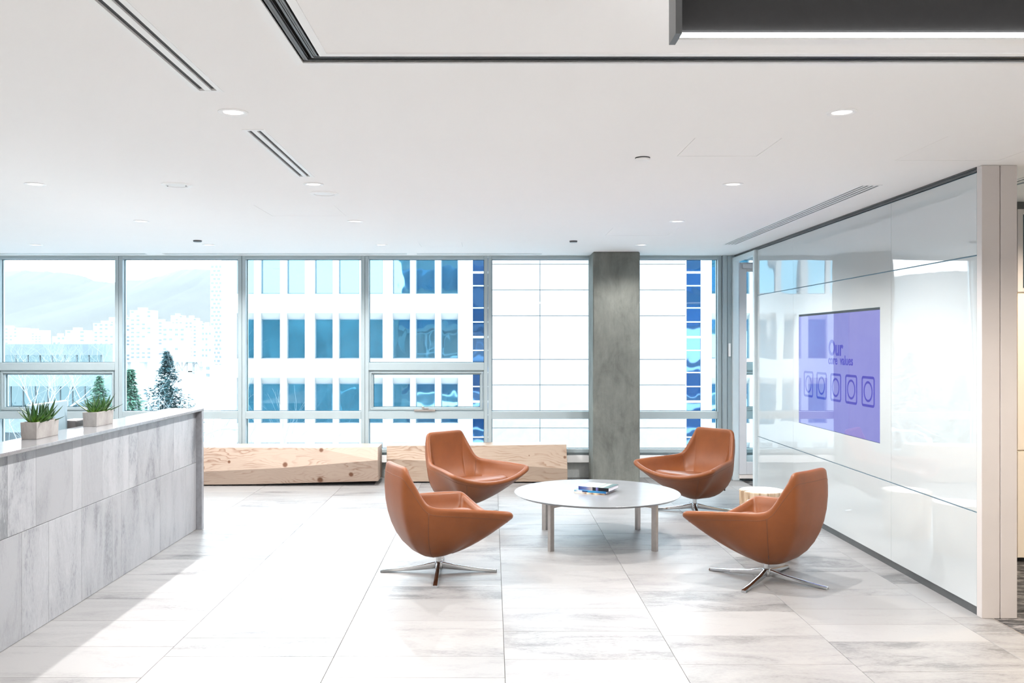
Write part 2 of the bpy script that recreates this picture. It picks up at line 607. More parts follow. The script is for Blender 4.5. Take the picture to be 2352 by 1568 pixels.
PLAB = ['square flush access panel in ceiling near angled downlight', 'large flush ceiling access panel above end of glass wall',
        'flush ceiling access panel beyond the round speaker rings', 'flush ceiling access panel above the concrete column',
        'small flush ceiling access panel close to the window head']
for (a, b, c, d), lb in zip(PANELS, PLAB):
    p = MB().box(a + 0.003, b - 0.003, c + 0.003, d - 0.003, CEIL + 0.0005, CEIL + 0.015).build('access_panel', M['ceiling'], at=((a + b) / 2, (c + d) / 2, CEIL))
    tag(p, lb, 'access panel')

def diffuser(rect, nslots, label):
    a, b, c, d = rect
    t = thing('slot_diffuser', label, 'air vent', ((a + b) / 2, (c + d) / 2, CEIL))
    w, h = (b - a) / 2, (d - c) / 2
    dz = 0.006 if nslots == 2 else 0.0
    fr = 0.022 if nslots == 2 else 0.012
    m = MB()
    z0, z1 = -0.003, dz
    m.box(-w, -w + fr, -h, h, z0, z1).box(w - fr, w, -h, h, z0, z1).box(-w + fr, w - fr, -h, -h + 0.02, z0, z1).box(-w + fr, w - fr, h - 0.02, h, z0, z1)
    m.build('frame', M['trim_white'], t)
    inner = 2 * (w - fr)
    # dark slots with white bars between
    nb = nslots - 1
    slot = inner / (nslots + nb * 1.25)
    bar = slot * 1.25
    x = -w + fr
    for i in range(nslots):
        x += slot
        if i < nb:
            MB().box(x, x + bar, -h + 0.02, h - 0.02, -0.002, dz).build('blade', M['trim_white'], t)
            x += bar
    MB().box(-w + fr, w - fr, -h + 0.02, h - 0.02, dz + 0.0005, dz + 0.006).build('back_plate', M['slot_dark'], t)
    return t
diffuser(DIFF[0], 2, 'long two-slot white air diffuser nearest the camera in ceiling')
diffuser(DIFF[1], 2, 'shorter two-slot white air diffuser between two round downlights')
diffuser(RDIFF, 4, 'long four-slot linear diffuser beside the glossy glass wall')
diffuser(RDIFF2, 2, 'slot diffuser in ceiling beyond the end post')
# slots along the window head
for i, (a, b) in enumerate([(-5.9, -4.1), (-3.9, -1.0), (-0.9, 0.6)]):
    t = thing('window_slot_diffuser', ['linear slot vent at window head over the left bay', 'longest linear slot vent at window head', 'linear slot vent at window head near the column'][i], 'air vent', ((a + b) / 2, 10.55, CEIL))
    h = (b - a) / 2
    MB().box(-h, h, -0.05, 0.05, -0.004, 0.0).build('frame', M['trim_white'], t)
    MB().box(-h + 0.01, h - 0.01, -0.034, -0.014, -0.0055, -0.004).build('slot', M['frame'], t)
    MB().box(-h + 0.01, h - 0.01, 0.012, 0.032, -0.0055, -0.004).build('slot', M['frame'], t)

# partition track, L shaped
t = thing('partition_track', 'dark grooved aluminium partition track with white flanges turning a corner in the ceiling', 'ceiling track', (TR0, TY1, CEIL))
def ell(o0, o1, z0, z1):
    """L-shaped strip between offsets o0..o1 measured inwards from the outer corner (local)"""
    m = MB()
    m.box(o0, o1, -6.5, -o0, z0, z1)
    m.box(o1, 7.2, -o1, -o0, z0, z1)
    return m
ell(-0.004, 0.027, -0.004, 0.002).build('flange', M['trim_white'], t)
ell(0.106, 0.136, -0.004, 0.002).build('flange', M['trim_white'], t)
for o0, o1, z0 in [(0.027, 0.030, 0.012), (0.031, 0.039, 0.004), (0.0405, 0.046, 0.003), (0.0475, 0.0505, 0.001), (0.0515, 0.054, 0.008), (0.068, 0.070, 0.004), (0.072, 0.078, 0.001), (0.0795, 0.085, 0.003), (0.0865, 0.094, 0.003), (0.096, 0.106, 0.012)]:
    ell(o0, o1, z0, 0.05).build('rail', M['track'], t)
ell(0.020, 0.108, 0.05, 0.06).build('channel', M['slot_dark'], t)

# suspended dark fascia with LED
t = thing('light_fascia', 'charcoal suspended fascia panel with bright LED strip along its lower edge', 'ceiling light', (1.5, 2.51, 2.510))
FX0, FX1 = 0.512 - 1.5, 3.6 - 1.5
MB().box(FX0 + 0.018, FX1, 0.034, 0.06, 0.024, 0.5).build('panel', M['charcoal'], t)
MB().box(FX0, FX0 + 0.018, -0.035, 0.06, 0.0, 0.5).build('end_cap', M['track'], t)
MB().box(FX0 + 0.018, FX1, 0.018, 0.06, 0.0, 0.007).build('lip', M['trim_white'], t)
MB().box(FX0 + 0.022, FX1, 0.026, 0.058, 0.007, 0.0235).build('led_strip', M['led'], t)

# ------------------------------------------------------------------ downlights
ring_me = MB().lathe([(0.045, -0.002), (0.052, -0.006), (0.064, -0.006), (0.068, -0.003), (0.068, 0.0), (0.045, 0.0)], 40, closed=True).mesh('trim_ring', smooth=True, angle=40)
ring_me.materials.append(M['trim_white'])
lens_me = MB().lathe([(0.0, -0.0015), (0.045, -0.0015), (0.045, 0.0)], 40).mesh('lens', smooth=False)
lens_me.materials.append(M['lens'])
def downlight(x, y, label, group=None, w=LAMP_W, col=(1.0, 0.97, 0.935), scale=1.0):
    t = thing('downlight', label, 'downlight', (x, y, CEIL), 0, group)
    link('trim_ring', ring_me, t).scale = (scale, scale, 1)
    link('lens', lens_me, t).scale = (scale, scale, 1)
    ld = bpy.data.lights.new('downlight_lamp', 'SPOT')
    ld.energy = w
    ld.color = col
    ld.spot_size = R(150)
    ld.spot_blend = 0.6
    ld.shadow_soft_size = 0.022
    lo = bpy.data.objects.new('downlight_lamp', ld)
    COL.objects.link(lo)
    lo.parent = t
    lo.location = (0, 0, -0.045)
    return t
rowname = {4.1: 'first row from camera', 5.95: 'second row from camera', 7.75: 'third row from camera', 9.6: 'row beside the window'}
colname = {-4.93: 'far left above the reception side', -3.06: 'left above the reception desk', -1.195: 'in the line of slot vents', 1.615: 'on the glass wall side'}
for y, rn in rowname.items():
    for x, cn in colname.items():
        if x == -4.93 and y < 9:
            continue
        if (x, y) == (-3.06, 4.1):
            continue
        xx = x
        sc = 1.0 if (x, y) != (1.615, 4.1) else 1.0
        downlight(xx, y, w=LAMP_W * (0.45 if (x, y) == (1.615, 9.6) else 1.0), label='round white downlight %s, %s' % (cn, rn), group='recessed ceiling downlights', scale=sc)
for y in (1.5, -0.3, -2.1):  # unseen warm fill lamps, added to brighten camera-facing surfaces
    for x in (-3.06, -1.195, 1.615):
        downlight(x, y, 'unseen warm fill downlight added behind the camera', 'added fill downlights behind the camera', col=(1.0, 0.93, 0.86), w=52)
for x, y in ((4.1, 5.75), (4.1, 3.9), (4.1, 2.0), (5.6, 4.8)):
    downlight(x, y, 'warm downlight over the carpeted corridor beyond the post', 'corridor downlights', w=85, col=(1.0, 0.84, 0.66))
for x, y in ((4.2, 9.6), (5.4, 8.2)):
    downlight(x, y, 'downlight in the room behind the glass wall', 'meeting room downlights')

# speakers and detectors
def ceil_speaker(x, y, r, label, plain_ring=False):
    t = thing('ceiling_speaker', label, 'speaker', (x, y, CEIL))
    MB().lathe([(r * 0.70, -0.003), (r * 0.74, -0.009), (r * 0.93, -0.008), (r, -0.003), (r, 0.0), (r * 0.70, 0.0)], 48, closed=True).build('trim_ring', M['trim_white'], t, smooth=True, angle=40)
    MB().lathe([(0, -0.005), (r * 0.68, -0.004), (r * 0.68, 0)], 48).build('grille', M['trim_white'], t)
    if not plain_ring:
        for s in (-1, 1):
            MB().lathe([(0, -0.012), (0.005, -0.011), (0.005, -0.008)], 10, (s * r * 0.62, 0, 0)).build('screw', M['track'], t)
ceil_speaker(-2.12, 5.975, 0.10, 'round white ceiling speaker plate with two screws')
ceil_speaker(-1.193, 6.32, 0.10, 'round white ringed ceiling speaker behind a small downlight', True)
def detector(x, y, r, label, dark):
    t = thing('smoke_detector' if not dark else 'sprinkler', label, 'detector' if not dark else 'sprinkler', (x, y, CEIL))
    MB().lathe([(r, 0.0), (r, -0.004), (r * 0.9, -0.006), (0, -0.006)], 28).build('base', M['track'] if dark else M['slot_dark'], t, smooth=True, angle=40)
    MB().lathe([(r * 0.97, -0.006), (r * 0.97, -0.012), (r * 0.85, -0.017), (0, -0.019)], 28).build('cover', M['trim_white'] if not dark else M['track'], t, smooth=True, angle=40)
detector(0.866, 5.107, 0.043, 'small round white detector with dark rim near access panel', False)
detector(-3.05, 9.2, 0.045, 'small dark sprinkler plate by left window', True)
detector(0.847, 9.24, 0.042, 'small dark sprinkler plate left of the concrete column', True)

# ------------------------------------------------------------------ shell walls out of view
struct(MB().box(-7.7, -7.6, -3.2, 10.98, -0.25, CEIL + 0.3).build('wall_left', M['wall']))
struct(MB().box(-7.7, 6.7, -3.3, -3.2, -0.25, CEIL + 0.3).build('wall_back', M['wall']))
struct(MB().box(6.6, 6.7, -3.2, 10.98, -0.25, CEIL + 0.3).build('wall_corridor', M['wall']))

# ------------------------------------------------------------------ window wall
WY0, WY1, WG = 10.80, 10.93, 10.885
Z_HEAD, Z_TR0, Z_TR1, Z_BOT, Z_SILL = 2.673, 0.732, 0.822, 0.365, 0.32
fw = 0.045
def member(m, x0, x1, z0, z1, y0=WY0, y1=WY1, c=0.003):
    m.cbox(x0, x1, y0, y1, z0, z1, c)
def pane(parent, x0, x1, z0, z1):
    MB().box(x0, x1, WG - 0.006, WG + 0.006, z0, z1).build('pane', M['glass'], parent)
    g = 0.006
    m = MB()
    for a, b, c, d in ((x0, x1, z0, z0 + g), (x0, x1, z1 - g, z1), (x0, x0 + g, z0, z1), (x1 - g, x1, z0, z1)):
        m.box(a, b, WG - 0.014, WG - 0.0065, c, d)
    m.build('gasket', M['gasket'], parent)
wi = [0]
def bay(x0, x1, operable, label, handle=True):
    wi[0] += 1
    j = 0.0015
    x0 += j
    x1 -= j
    m = MB()
    member(m, x0, x0 + fw, Z_SILL, CEIL)
    member(m, x1 - fw, x1, Z_SILL, CEIL)
    member(m, x0 + fw, x1 - fw, Z_HEAD, CEIL)
    member(m, x0 + fw, x1 - fw, Z_SILL, Z_BOT)
    member(m, x0 + fw, x1 - fw, Z_TR0, Z_TR1, WY0 - 0.004)
    if operable:
        member(m, x0 + fw, x1 - fw, 1.322, 1.416, WY0 - 0.002)
    w = m.build('window_%d' % wi[0], M['frame'])
    struct(w, label)
    a, b = x0 + fw, x1 - fw
    pane(w, a, b, Z_BOT, Z_TR0)
    if operable:
        pane(w, a, b, 1.416, Z_HEAD)
        s = MB()
        zz0, zz1 = Z_TR1, 1.322
        for k, (q, y0) in enumerate(((0.0, WY0 + 0.02), (0.018, WY0 + 0.008), (0.034, WY0 + 0.03))):
            e = 0.016
            for p in ((a + q, b - q, zz0 + q, zz0 + q + e), (a + q, b - q, zz1 - q - e, zz1 - q), (a + q, a + q + e, zz0 + q + e, zz1 - q - e), (b - q - e, b - q, zz0 + q + e, zz1 - q - e)):
                s.cbox(p[0], p[1], y0, WY1 - 0.01, p[2], p[3], 0.002)
        sash = s.build('sash', M['frame'], w)
        pane(w, a + 0.05, b - 0.05, zz0 + 0.05, zz1 - 0.05)
        if handle:
            cx = (a + b) / 2 - 0.02
            h = MB().cbox(cx - 0.13, cx + 0.13, WY0 - 0.02, WY0 + 0.01, zz0 + 0.002, zz0 + 0.03, 0.004)
            h.cbox(cx - 0.02, cx + 0.05, WY0 - 0.03, WY0 - 0.01, zz0 + 0.03, zz0 + 0.045, 0.003)
            h.cbox(cx - 0.035, cx - 0.005, WY0 - 0.035, WY0 - 0.015, zz0 + 0.035, zz0 + 0.062, 0.004)
            h.build('handle', M['steel'], w)
    else:
        pane(w, a, b, Z_TR1, Z_HEAD)
    return w
BX = [-0.049 + 1.497 * k for k in range(-5, 5)]
bay(BX[0], BX[1], False, 'fixed window bay out of view at left')
bay(BX[1], BX[2], True, 'grey framed window bay with opening sash behind the planters')
bay(BX[2], BX[3], False, 'grey framed window bay with conifer outside')
bay(BX[3], BX[4], False, 'grey framed window bay behind the left bench')
bay(BX[4], BX[5], True, 'grey framed window bay with opening sash and handle')
bay(BX[5], BX[6], False, 'grey framed window bay left of the column')
bay(BX[6], 2.795, False, 'grey framed window bay right of the column')
bay(2.945, BX[8], True, 'window bay seen through the open door', False)
bay(BX[8], BX[9] + 0.6, False, 'window bay hidden behind glass wall')
m = MB().cbox(2.797, 2.845, 10.74, 10.93, 0, CEIL, 0.003)
m.cbox(2.852, 2.943, 10.76, 10.93, 0, CEIL, 0.003)
struct(m.build('trim_2', M['frame']), 'grey metal jamb between window and door frame')
m = MB().cbox(-7.6, 2.79, 10.80, 10.97, 0.20, 0.288, 0.004)
m.cbox(2.95, 6.6, 10.80, 10.97, 0.20, 0.288, 0.004)
struct(m.build('trim_3', M['trim_white']), 'white sill ledge under the windows')
m = MB().box(-7.6, 6.6, 10.86, 10.97, 0.288, 0.32)
struct(m.build('trim_4', M['frame']), 'recessed metal strip above the sill ledge')
m = MB().box(-7.6, 6.6, 10.93, 11.0, -0.008, 0.20)
struct(m.build('baseboard_window', M['curb']), 'low concrete kerb under the window sill')

# concrete column
cx0, cx1, cy0, cy1 = 1.175, 1.721, 10.33, 10.795
col = MB().cbox(cx0, cx1, cy0, cy1, 0, CEIL, 0.012).build('column', M['concrete'], at=((cx0 + cx1) / 2, (cy0 + cy1) / 2, 0))
struct(col, 'raw grey concrete column in front of the windows')

# ------------------------------------------------------------------ glossy glass wall, door, end post
GX = 2.934
gy0, gy1, gy2, gy3 = 5.375, 6.53, 8.65, 9.815
gw = MB().box(GX + 0.012, GX + 0.19, 5.38, gy3 + 0.02, 0, CEIL).build('wall_right', M['seam_blue'])
struct(gw, 'glossy white back-painted glass wall')
rows = [(0.055, 0.621), (0.629, 2.176), (2.184, 2.678)]
SY0, SY1, SZ0, SZ1 = 6.72, 8.49, 0.895, 1.903
for i, (a, b) in enumerate(((gy0, gy1), (gy1, gy2), (gy2, gy3))):
    for jx, (c, d) in enumerate(rows):
        g = 0.0012
        m = MB()
        if i == 1 and jx == 1:
            # opening for the flush screen
            mm = MB().plate(a + g, b - g, c, d, GX, GX + 0.010, [(SY0 - 0.004, SY1 + 0.004, SZ0 - 0.004, SZ1 + 0.02)], 'XY')
            m.add([(z, x, y) for x, y, z in mm.v], mm.f)
            o = m.build('panel', M['white_glass'], gw)
            bm = bmesh.new(); bm.from_mesh(o.data); bmesh.ops.remove_doubles(bm, verts=bm.verts, dist=1e-5); bmesh.ops.recalc_face_normals(bm, faces=bm.faces); bm.to_mesh(o.data); bm.free()
        else:
            m.box(GX, GX + 0.010, a + g, b - g, c, d).build('panel', M['white_glass'], gw)
# dark recess at floor, top track
struct(MB().box(GX + 0.010, GX + 0.03, 5.38, gy3, 0.0, 0.05).build('baseboard_right', M['track']), 'dark recessed base under the glass wall')
m = MB().box(GX - 0.004, GX + 0.02, 5.376, 10.74, 2.684, 2.690)
m.box(GX - 0.004, GX + 0.02, 5.376, 10.74, 2.704, CEIL)
m.box(GX + 0.004, GX + 0.02, 5.376, 10.74, 2.690, 2.704)
struct(m.build('trim_5', M['track']), 'dark grooved head track of the glass wall')
# end post
m = MB().cbox(GX, 3.042, 5.32, 5.376, 0, CEIL - 0.001, 0.002)
m.cbox(3.047, 3.146, 5.32, 5.376, 0, CEIL - 0.001, 0.002)
m.box(3.041, 3.048, 5.33, 5.376, 0, CEIL - 0.001)
struct(m.build('trim_6', M['mauve_metal']), 'satin aluminium end post of the glass wall with one groove')
struct(MB().box(GX + 0.02, 3.144, 5.376, 5.40, 0, CEIL - 0.001).build('wall_end', M['mauve_metal']))

# display screen
t = thing('display_screen', 'large violet screen set flush in the glossy white glass wall', 'screen', (GX, (SY0 + SY1) / 2, (SZ0 + SZ1) / 2))
hw, hh = (SY1 - SY0) / 2, (SZ1 - SZ0) / 2
MB().box(0.0005, 0.008, -hw, hw, -hh, hh).build('screen', M['screen'], t)
MB().box(0.0005, 0.008, -hw, hw, hh + 0.001, hh + 0.018).build('bezel', M['black'], t)
def text(body, y, z, size, off):
    cu = bpy.data.curves.new('lettering', 'FONT')
    cu.body = body
    cu.size = size
    cu.offset = off
    cu.extrude = 0.0006
    tmp = bpy.data.objects.new('lettering', cu)
    COL.objects.link(tmp)
    dg = bpy.context.evaluated_depsgraph_get()
    me = bpy.data.meshes.new_from_object(tmp.evaluated_get(dg))
    bpy.data.objects.remove(tmp)
    mat = Matrix(((0, 0, -1, 0), (-1, 0, 0, 0), (0, 1, 0, 0), (0, 0, 0, 1)))
    me.transform(mat)
    me.materials.clear()
    me.materials.append(M['screen_ink'])
    o = link('lettering', me, t, (-0.0004, y - (SY0 + SY1) / 2, z - (SZ0 + SZ1) / 2))
    return o
text('Our', 7.745, 1.548, 0.185, 0.0045)
text('core', 7.75, 1.470, 0.110, 0.0022)
text('values', 7.75 - 0.262, 1.470, 0.110, 0.0022)
def icon(y, z):
    m = MB()
    n = 40
    def rr(w, r):
        pts = []
        for q in range(4):
            c = ((w - r) * (1, -1, -1, 1)[q], (w - r) * (1, 1, -1, -1)[q])
            for s in range(9):
                a = q * PI / 2 + s / 8 * PI / 2
                pts.append((c[0] + r * math.cos(a), c[1] + r * math.sin(a)))
        return pts
    def band(A, B):
        k = len(A)
        o = len(m.v)
        for p in A + B:
            m.v.append((-0.0006, p[0], p[1]))
        for i in range(k):
            i2 = (i + 1) % k
            m.f.append((o + i, o + i2, o + k + i2, o + k + i))
    band(rr(0.120, 0.03), rr(0.100, 0.012))
    C = lambda r: [(r * math.cos(2 * PI * i / n), r * math.sin(2 * PI * i / n)) for i in range(n)]
    band(C(0.082), C(0.064))
    m.build('icon', M['screen_ink'], t, at=None).location = (-0.0002, y - (SY0 + SY1) / 2, z - (SZ0 + SZ1) / 2)
for yy in (6.928, 7.255, 7.582, 7.909, 8.236):
    icon(yy, 1.272)

# door opening at the far end: pale frame, leaf standing open into the next room
m = MB().cbox(GX - 0.03, GX + 0.05, gy3 + 0.022, gy3 + 0.075, 0, CEIL - 0.03, 0.003)
m.cbox(GX - 0.03, GX + 0.05, 10.70, 10.75, 0, CEIL - 0.03, 0.003)
m.cbox(GX - 0.025, GX + 0.05, gy3 + 0.075, 10.70, 2.635, CEIL - 0.03, 0.003)
struct(m.build('trim_7', M['pale_metal']), 'pale door frame at the far end of the glass wall')
d = MB()
dx0, dx1, dy0, dy1, dz0, dz1 = 2.955, 3.76, 10.60, 10.645, 0.085, 2.615
d.cbox(dx0, dx0 + 0.085, dy0, dy1, dz0, dz1, 0.003)
d.cbox(dx1 - 0.085, dx1, dy0, dy1, dz0, dz1, 0.003)
d.cbox(dx0 + 0.085, dx1 - 0.085, dy0, dy1, dz1 - 0.11, dz1, 0.003)
d.cbox(dx0 + 0.085, dx1 - 0.085, dy0, dy1, dz0, 0.235, 0.003)
door = d.build('door_1', M['door_metal'])
struct(door, 'grey framed glass door standing open beside the window')
MB().box(dx0 + 0.085, dx1 - 0.085, dy0 + 0.018, dy0 + 0.026, 0.235, dz1 - 0.11).build('pane', M['glass'], door)
MB().cbox(dx0, dx1, dy0 + 0.004, dy1 - 0.004, 0.035, 0.082, 0.003).build('kick_rail', M['mauve_metal'], door)
m = MB().tube([(dx1 - 0.05, dy0 - 0.04, 0.95), (dx1 - 0.05, dy0 - 0.04, 1.25)], 0.012, 10)
m.box(dx1 - 0.056, dx1 - 0.044, dy0 - 0.04, dy0, 0.97, 0.99).box(dx1 - 0.056, dx1 - 0.044, dy0 - 0.04, dy0, 1.21, 1.23)
m.build('handle', M['chrome'], door)
m = MB().cbox(dx0 + 0.03, dx0 + 0.28, dy0 - 0.05, dy0 - 0.001, dz1 - 0.075, dz1 - 0.02, 0.006)
m.build('door_closer', M['door_metal'], door)
pl = MB().cbox(2.862, 2.892, 10.742, 10.759, 1.49, 1.65, 0.004).build('wall_plate', M['trim_white'], at=(2.877, 10.759, 1.57))
tag(pl, 'narrow white plate on the metal jamb left of the open door', 'wall plate')

# storage wall beyond the post
CYF = 6.69
for i, lb in enumerate(['cream storage cabinet with glazed top half hidden by end post', 'cream storage cabinet with glazed top at photo edge', 'cream storage cabinet further along the corridor']):
    xa = 3.357 + 0.6 * i
    t = thing('storage_cabinet', lb, 'cabinet', (xa, CYF, 0))
    MB().box(0.0, 0.6, 0.02, 0.5, 0.03, 2.70).build('body', M['cream'], t)
    MB().box(0.0, 0.6, 0.05, 0.5, 0.0, 0.03).build('plinth', M['slot_dark'], t)
    MB().cbox(0.003, 0.597, 0.0, 0.019, 0.035, 0.835, 0.002).build('door', M['cream'], t)
    MB().cbox(0.003, 0.597, 0.0, 0.019, 0.845, 2.025, 0.002).build('door', M['cream'], t)
    f = MB()
    f.cbox(0.003, 0.045, 0.0, 0.019, 2.035, 2.66, 0.002).cbox(0.555, 0.597, 0.0, 0.019, 2.035, 2.66, 0.002)
    f.cbox(0.045, 0.555, 0.0, 0.019, 2.035, 2.065, 0.002).cbox(0.045, 0.555, 0.0, 0.019, 2.62, 2.66, 0.002)
    f.build('top_frame', M['mauve_metal'], t)
    MB().box(0.045, 0.555, 0.006, 0.012, 2.065, 2.62).build('pane', M['low_glass'], t)
    MB().box(0.0, 0.6, 0.004, 0.02, 2.66, CEIL - 0.001).build('header', M['track'], t)

# ------------------------------------------------------------------ reception desk
DXF, DY0, DY1 = -2.62, 3.2, 7.92
desk = thing('reception_desk', 'long reception counter clad in grey porcelain tiles with dark quartz top', 'desk', (DXF, (DY0 + DY1) / 2, 0))
dmy = (DY0 + DY1) / 2
MB().box(-0.22, -0.011, DY0 - dmy, DY1 - dmy - 0.055, 0, 1.049).build('body', M['grout'], desk)
MB().cbox(-0.255, 0.052, DY0 - dmy, DY1 - dmy, 1.05, 1.071, 0.0015).build('counter_top', M['stone'], desk)
MB().cbox(-0.255, 0.050, DY1 - dmy - 0.052, DY1 - dmy - 0.001, 0, 1.0495, 0.0015).build('end_panel', M['stone_end'], desk)
MB().cbox(-1.0, -0.23, DY0 - dmy, DY1 - dmy - 0.06, 0.715, 0.745, 0.002).build('work_surface', M['trim_white'], desk)
MB().box(-0.98, -0.94, DY1 - dmy - 0.1, DY1 - dmy - 0.06, 0, 0.715).build('leg', M['steel'], desk)
MB().box(-0.98, -0.94, DY0 - dmy, DY0 - dmy + 0.04, 0, 0.715).build('leg', M['steel'], desk)
up = [7.866, 7.657, 7.312, 7.01, 6.574, 6.409, 5.972, 5.674, 5.546, 5.103, 4.803, 4.503, 4.053, 3.753, 3.6, 3.2]
lo = [7.866, 7.60, 7.01, 6.28, 6.13, 5.67, 5.25, 4.95, 4.50, 4.05, 3.60, 3.2]
for ys, z0, z1 in ((up, 0.598, 1.048), (lo, 0.002, 0.595)):
    for a, b in zip(ys[1:], ys[:-1]):
        L, W = z1 - z0, b - a - 0.002
        me = MB().cbox(-L / 2, L / 2, -W / 2, W / 2, -0.010, 0.0, 0.001).mesh('tile')
        me.materials.append(M['desk_tile'])
        o = link('tile', me, desk, (0, (a + b) / 2 - dmy, (z0 + z1) / 2))
        o.rotation_euler = (0, R(90), 0)
        o.rotation_euler = Matrix(((0, 0, 1), (0, 1, 0), (-1, 0, 0))).to_euler()

# planters with succulents
def leaf_mesh(L, W, bend, seed):
    q = random.Random(seed)
    m = MB()
    n = 7
    rows_ = []
    for i in range(n + 1):
        s = i / n
        w = W * (0.75 + 0.5 * math.sin(PI * min(1, s * 1.6) * 0.5)) * (1 - s) ** 0.75 if s < 1 else 0.0004
        w = max(w, 0.0004)
        x = L * s
        z = bend * L * (s ** 2)
        th = 0.32 * w + 0.0006
        rows_.append([(x, -w, z + w * 0.35), (x, 0, z - th), (x, w, z + w * 0.35), (x, 0, z + th * 0.2)])
    o = 0
    for r in rows_:
        m.v += r
    for i in range(n):
        for k in range(4):
            k2 = (k + 1) % 4
            m.f.append((i * 4 + k, i * 4 + k2, (i + 1) * 4 + k2, (i + 1) * 4 + k))
    m.f.append((3, 2, 1, 0))
    m.f.append(tuple(n * 4 + k for k in range(4)))
    me = m.mesh('leaf', smooth=True)
    me.materials.append(M['leaf'])
    return me
LEAVES = [leaf_mesh(0.125, 0.0125, 0.14, 1), leaf_mesh(0.105, 0.0115, 0.24, 2), leaf_mesh(0.135, 0.013, 0.08, 3), leaf_mesh(0.09, 0.0115, 0.30, 4)]
def planter(x, y, label, seed, h=0.102):
    q = random.Random(seed)
    t = thing('succulent_planter', label, 'potted plant', (x, y, 1.071))
    w0, l0, w1, l1 = 0.046, 0.133, 0.050, 0.138
    m = MB()
    th = 0.009
    ring = lambda w, l, z: [(-w, -l, z), (w, -l, z), (w, l, z), (-w, l, z)]
    m.v = ring(w0, l0, 0) + ring(w1, l1, h) + ring(w1 - th, l1 - th, h) + ring(w1 - th, l1 - th, h - 0.02)
    m.f = [(3, 2, 1, 0)]
    for b in (0, 4, 8):
        for k in range(4):
            m.f.append((b + k, b + (k + 1) % 4, b + 4 + (k + 1) % 4, b + 4 + k))
    m.f.append((12, 13, 14, 15))
    pot = m.build('pot', M['pot'], t)
    bv = pot.modifiers.new('soft_edges', 'BEVEL'); bv.width = 0.002; bv.segments = 2
    MB().box(-w1 + th, w1 - th, -l1 + th, l1 - th, h - 0.022, h - 0.012).build('soil', M['soil'], t)
    for (cx, cy) in ((0.0, -0.085), (0.004, 0.0), (-0.004, 0.085)):
        nl = 14
        for i in range(nl):
            ring_i = i / nl
            az = i * 2.399 + q.uniform(-0.2, 0.2)
            el = R(12 + 66 * ring_i + q.uniform(-8, 8))
            o = link('leaf', LEAVES[q.randrange(4)], t, (cx + 0.008 * math.cos(az), cy + 0.008 * math.sin(az), h - 0.013))
            o.rotation_euler = (q.uniform(-0.2, 0.2), -el, az)
            s = q.uniform(0.95, 1.2)
            o.scale = (s, s, s)
planter(-2.785, 5.474, 'concrete trough of spiky green succulents nearer the camera on the counter', 3)
planter(-2.785, 6.285, 'concrete trough of spiky green succulents further along the counter', 8, 0.100)

# monitor and organiser behind the counter
t = thing('monitor', 'blue-grey computer monitor standing behind the counter and planter', 'monitor', (-2.98, 5.95, 0.745))
m = MB().cbox(-0.012, 0.012, -0.24, 0.262, 0.20, 0.508, 0.006)
sc = m.build('housing', plain('monitor_shell', (0.36, 0.50, 0.58), 0.4), t)
MB().box(-0.0135, -0.012, -0.23, 0.25, 0.21, 0.498).build('display', M['black'], t)
MB().cbox(-0.03, 0.0, -0.03, 0.05, 0.005, 0.25, 0.004).build('stand', M['steel'], t)
MB().cbox(-0.11, 0.08, -0.12, 0.14, 0.0, 0.008, 0.003).build('foot', M['steel'], t)
t = thing('desk_organiser', 'dark grey organiser box on work surface behind the near planter', 'organiser', (-2.97, 6.32, 0.745))
m = MB().cbox(-0.05, 0.05, -0.09, 0.09, 0.0, 0.36, 0.004)
m.build('box', plain('organiser_grey', (0.14, 0.13, 0.13), 0.5), t)
MB().box(-0.045, 0.045, -0.085, 0.085, 0.3601, 0.362).build('lid', M['steel'], t)

# ------------------------------------------------------------------ timber benches
def bench(name, label, pts, xr, yb, ztop, mat, xl):
    """pts: dict of front facet corners"""
    P = pts
    t = None
    m = MB()
    keys = list(P)
    idx = {k: i for i, k in enumerate(keys)}
    m.v = [P[k] for k in keys]
    extra = {'bTL': (P['TL'][0], yb, P['TL'][2]), 'bTR': (P['TR'][0], yb, P['TR'][2]), 'bBL': (P['BL'][0], yb - 0.02, P['BL'][2]), 'bBR': (P['BR'][0], yb - 0.02, P['BR'][2])}
    for k, v in extra.items():
        idx[k] = len(m.v)
        m.v.append(v)
    F = lambda *k: m.f.append(tuple(idx[q] for q in k))
    F('ML', 'M', 'B', 'TL'); F('BL', 'A', 'M', 'ML'); F('M', 'MR', 'TR', 'B'); F('A', 'BR', 'MR', 'M')
    F('TL', 'B', 'TR', 'bTR', 'bTL')
    F('BL', 'bBL', 'bBR', 'BR', 'A')
    F('BR', 'bBR', 'bTR', 'TR', 'MR')
    F('bBL', 'BL', 'ML', 'TL', 'bTL')
    F('bBL', 'bTL', 'bTR', 'bBR')
    c = ((P['TL'][0] + P['TR'][0]) / 2, (P['TL'][1] + yb) / 2, 0)
    root = thing('timber_bench', label, 'bench', c)
    m.v = [(x - c[0], y - c[1], z - c[2]) for x, y, z in m.v]
    o = m.build('beam', mat, root)
    bm = bmesh.new(); bm.from_mesh(o.data)
    bmesh.ops.triangulate(bm, faces=[f for f in bm.faces])
    bmesh.ops.recalc_face_normals(bm, faces=bm.faces); bm.to_mesh(o.data); bm.free()
    bv = o.modifiers.new('soft_edges', 'BEVEL'); bv.width = 0.004; bv.segments = 2; bv.limit_method = 'ANGLE'; bv.angle_limit = R(40)
    hw_ = (P['TR'][0] - P['TL'][0]) / 2
    zb = min(P['BL'][2], P['BR'][2])
    MB().box(-hw_ + 0.06, hw_ - 0.06, -0.10, 0.12, 0.0, zb + 0.002).build('plinth', M['black'], root)
    return root
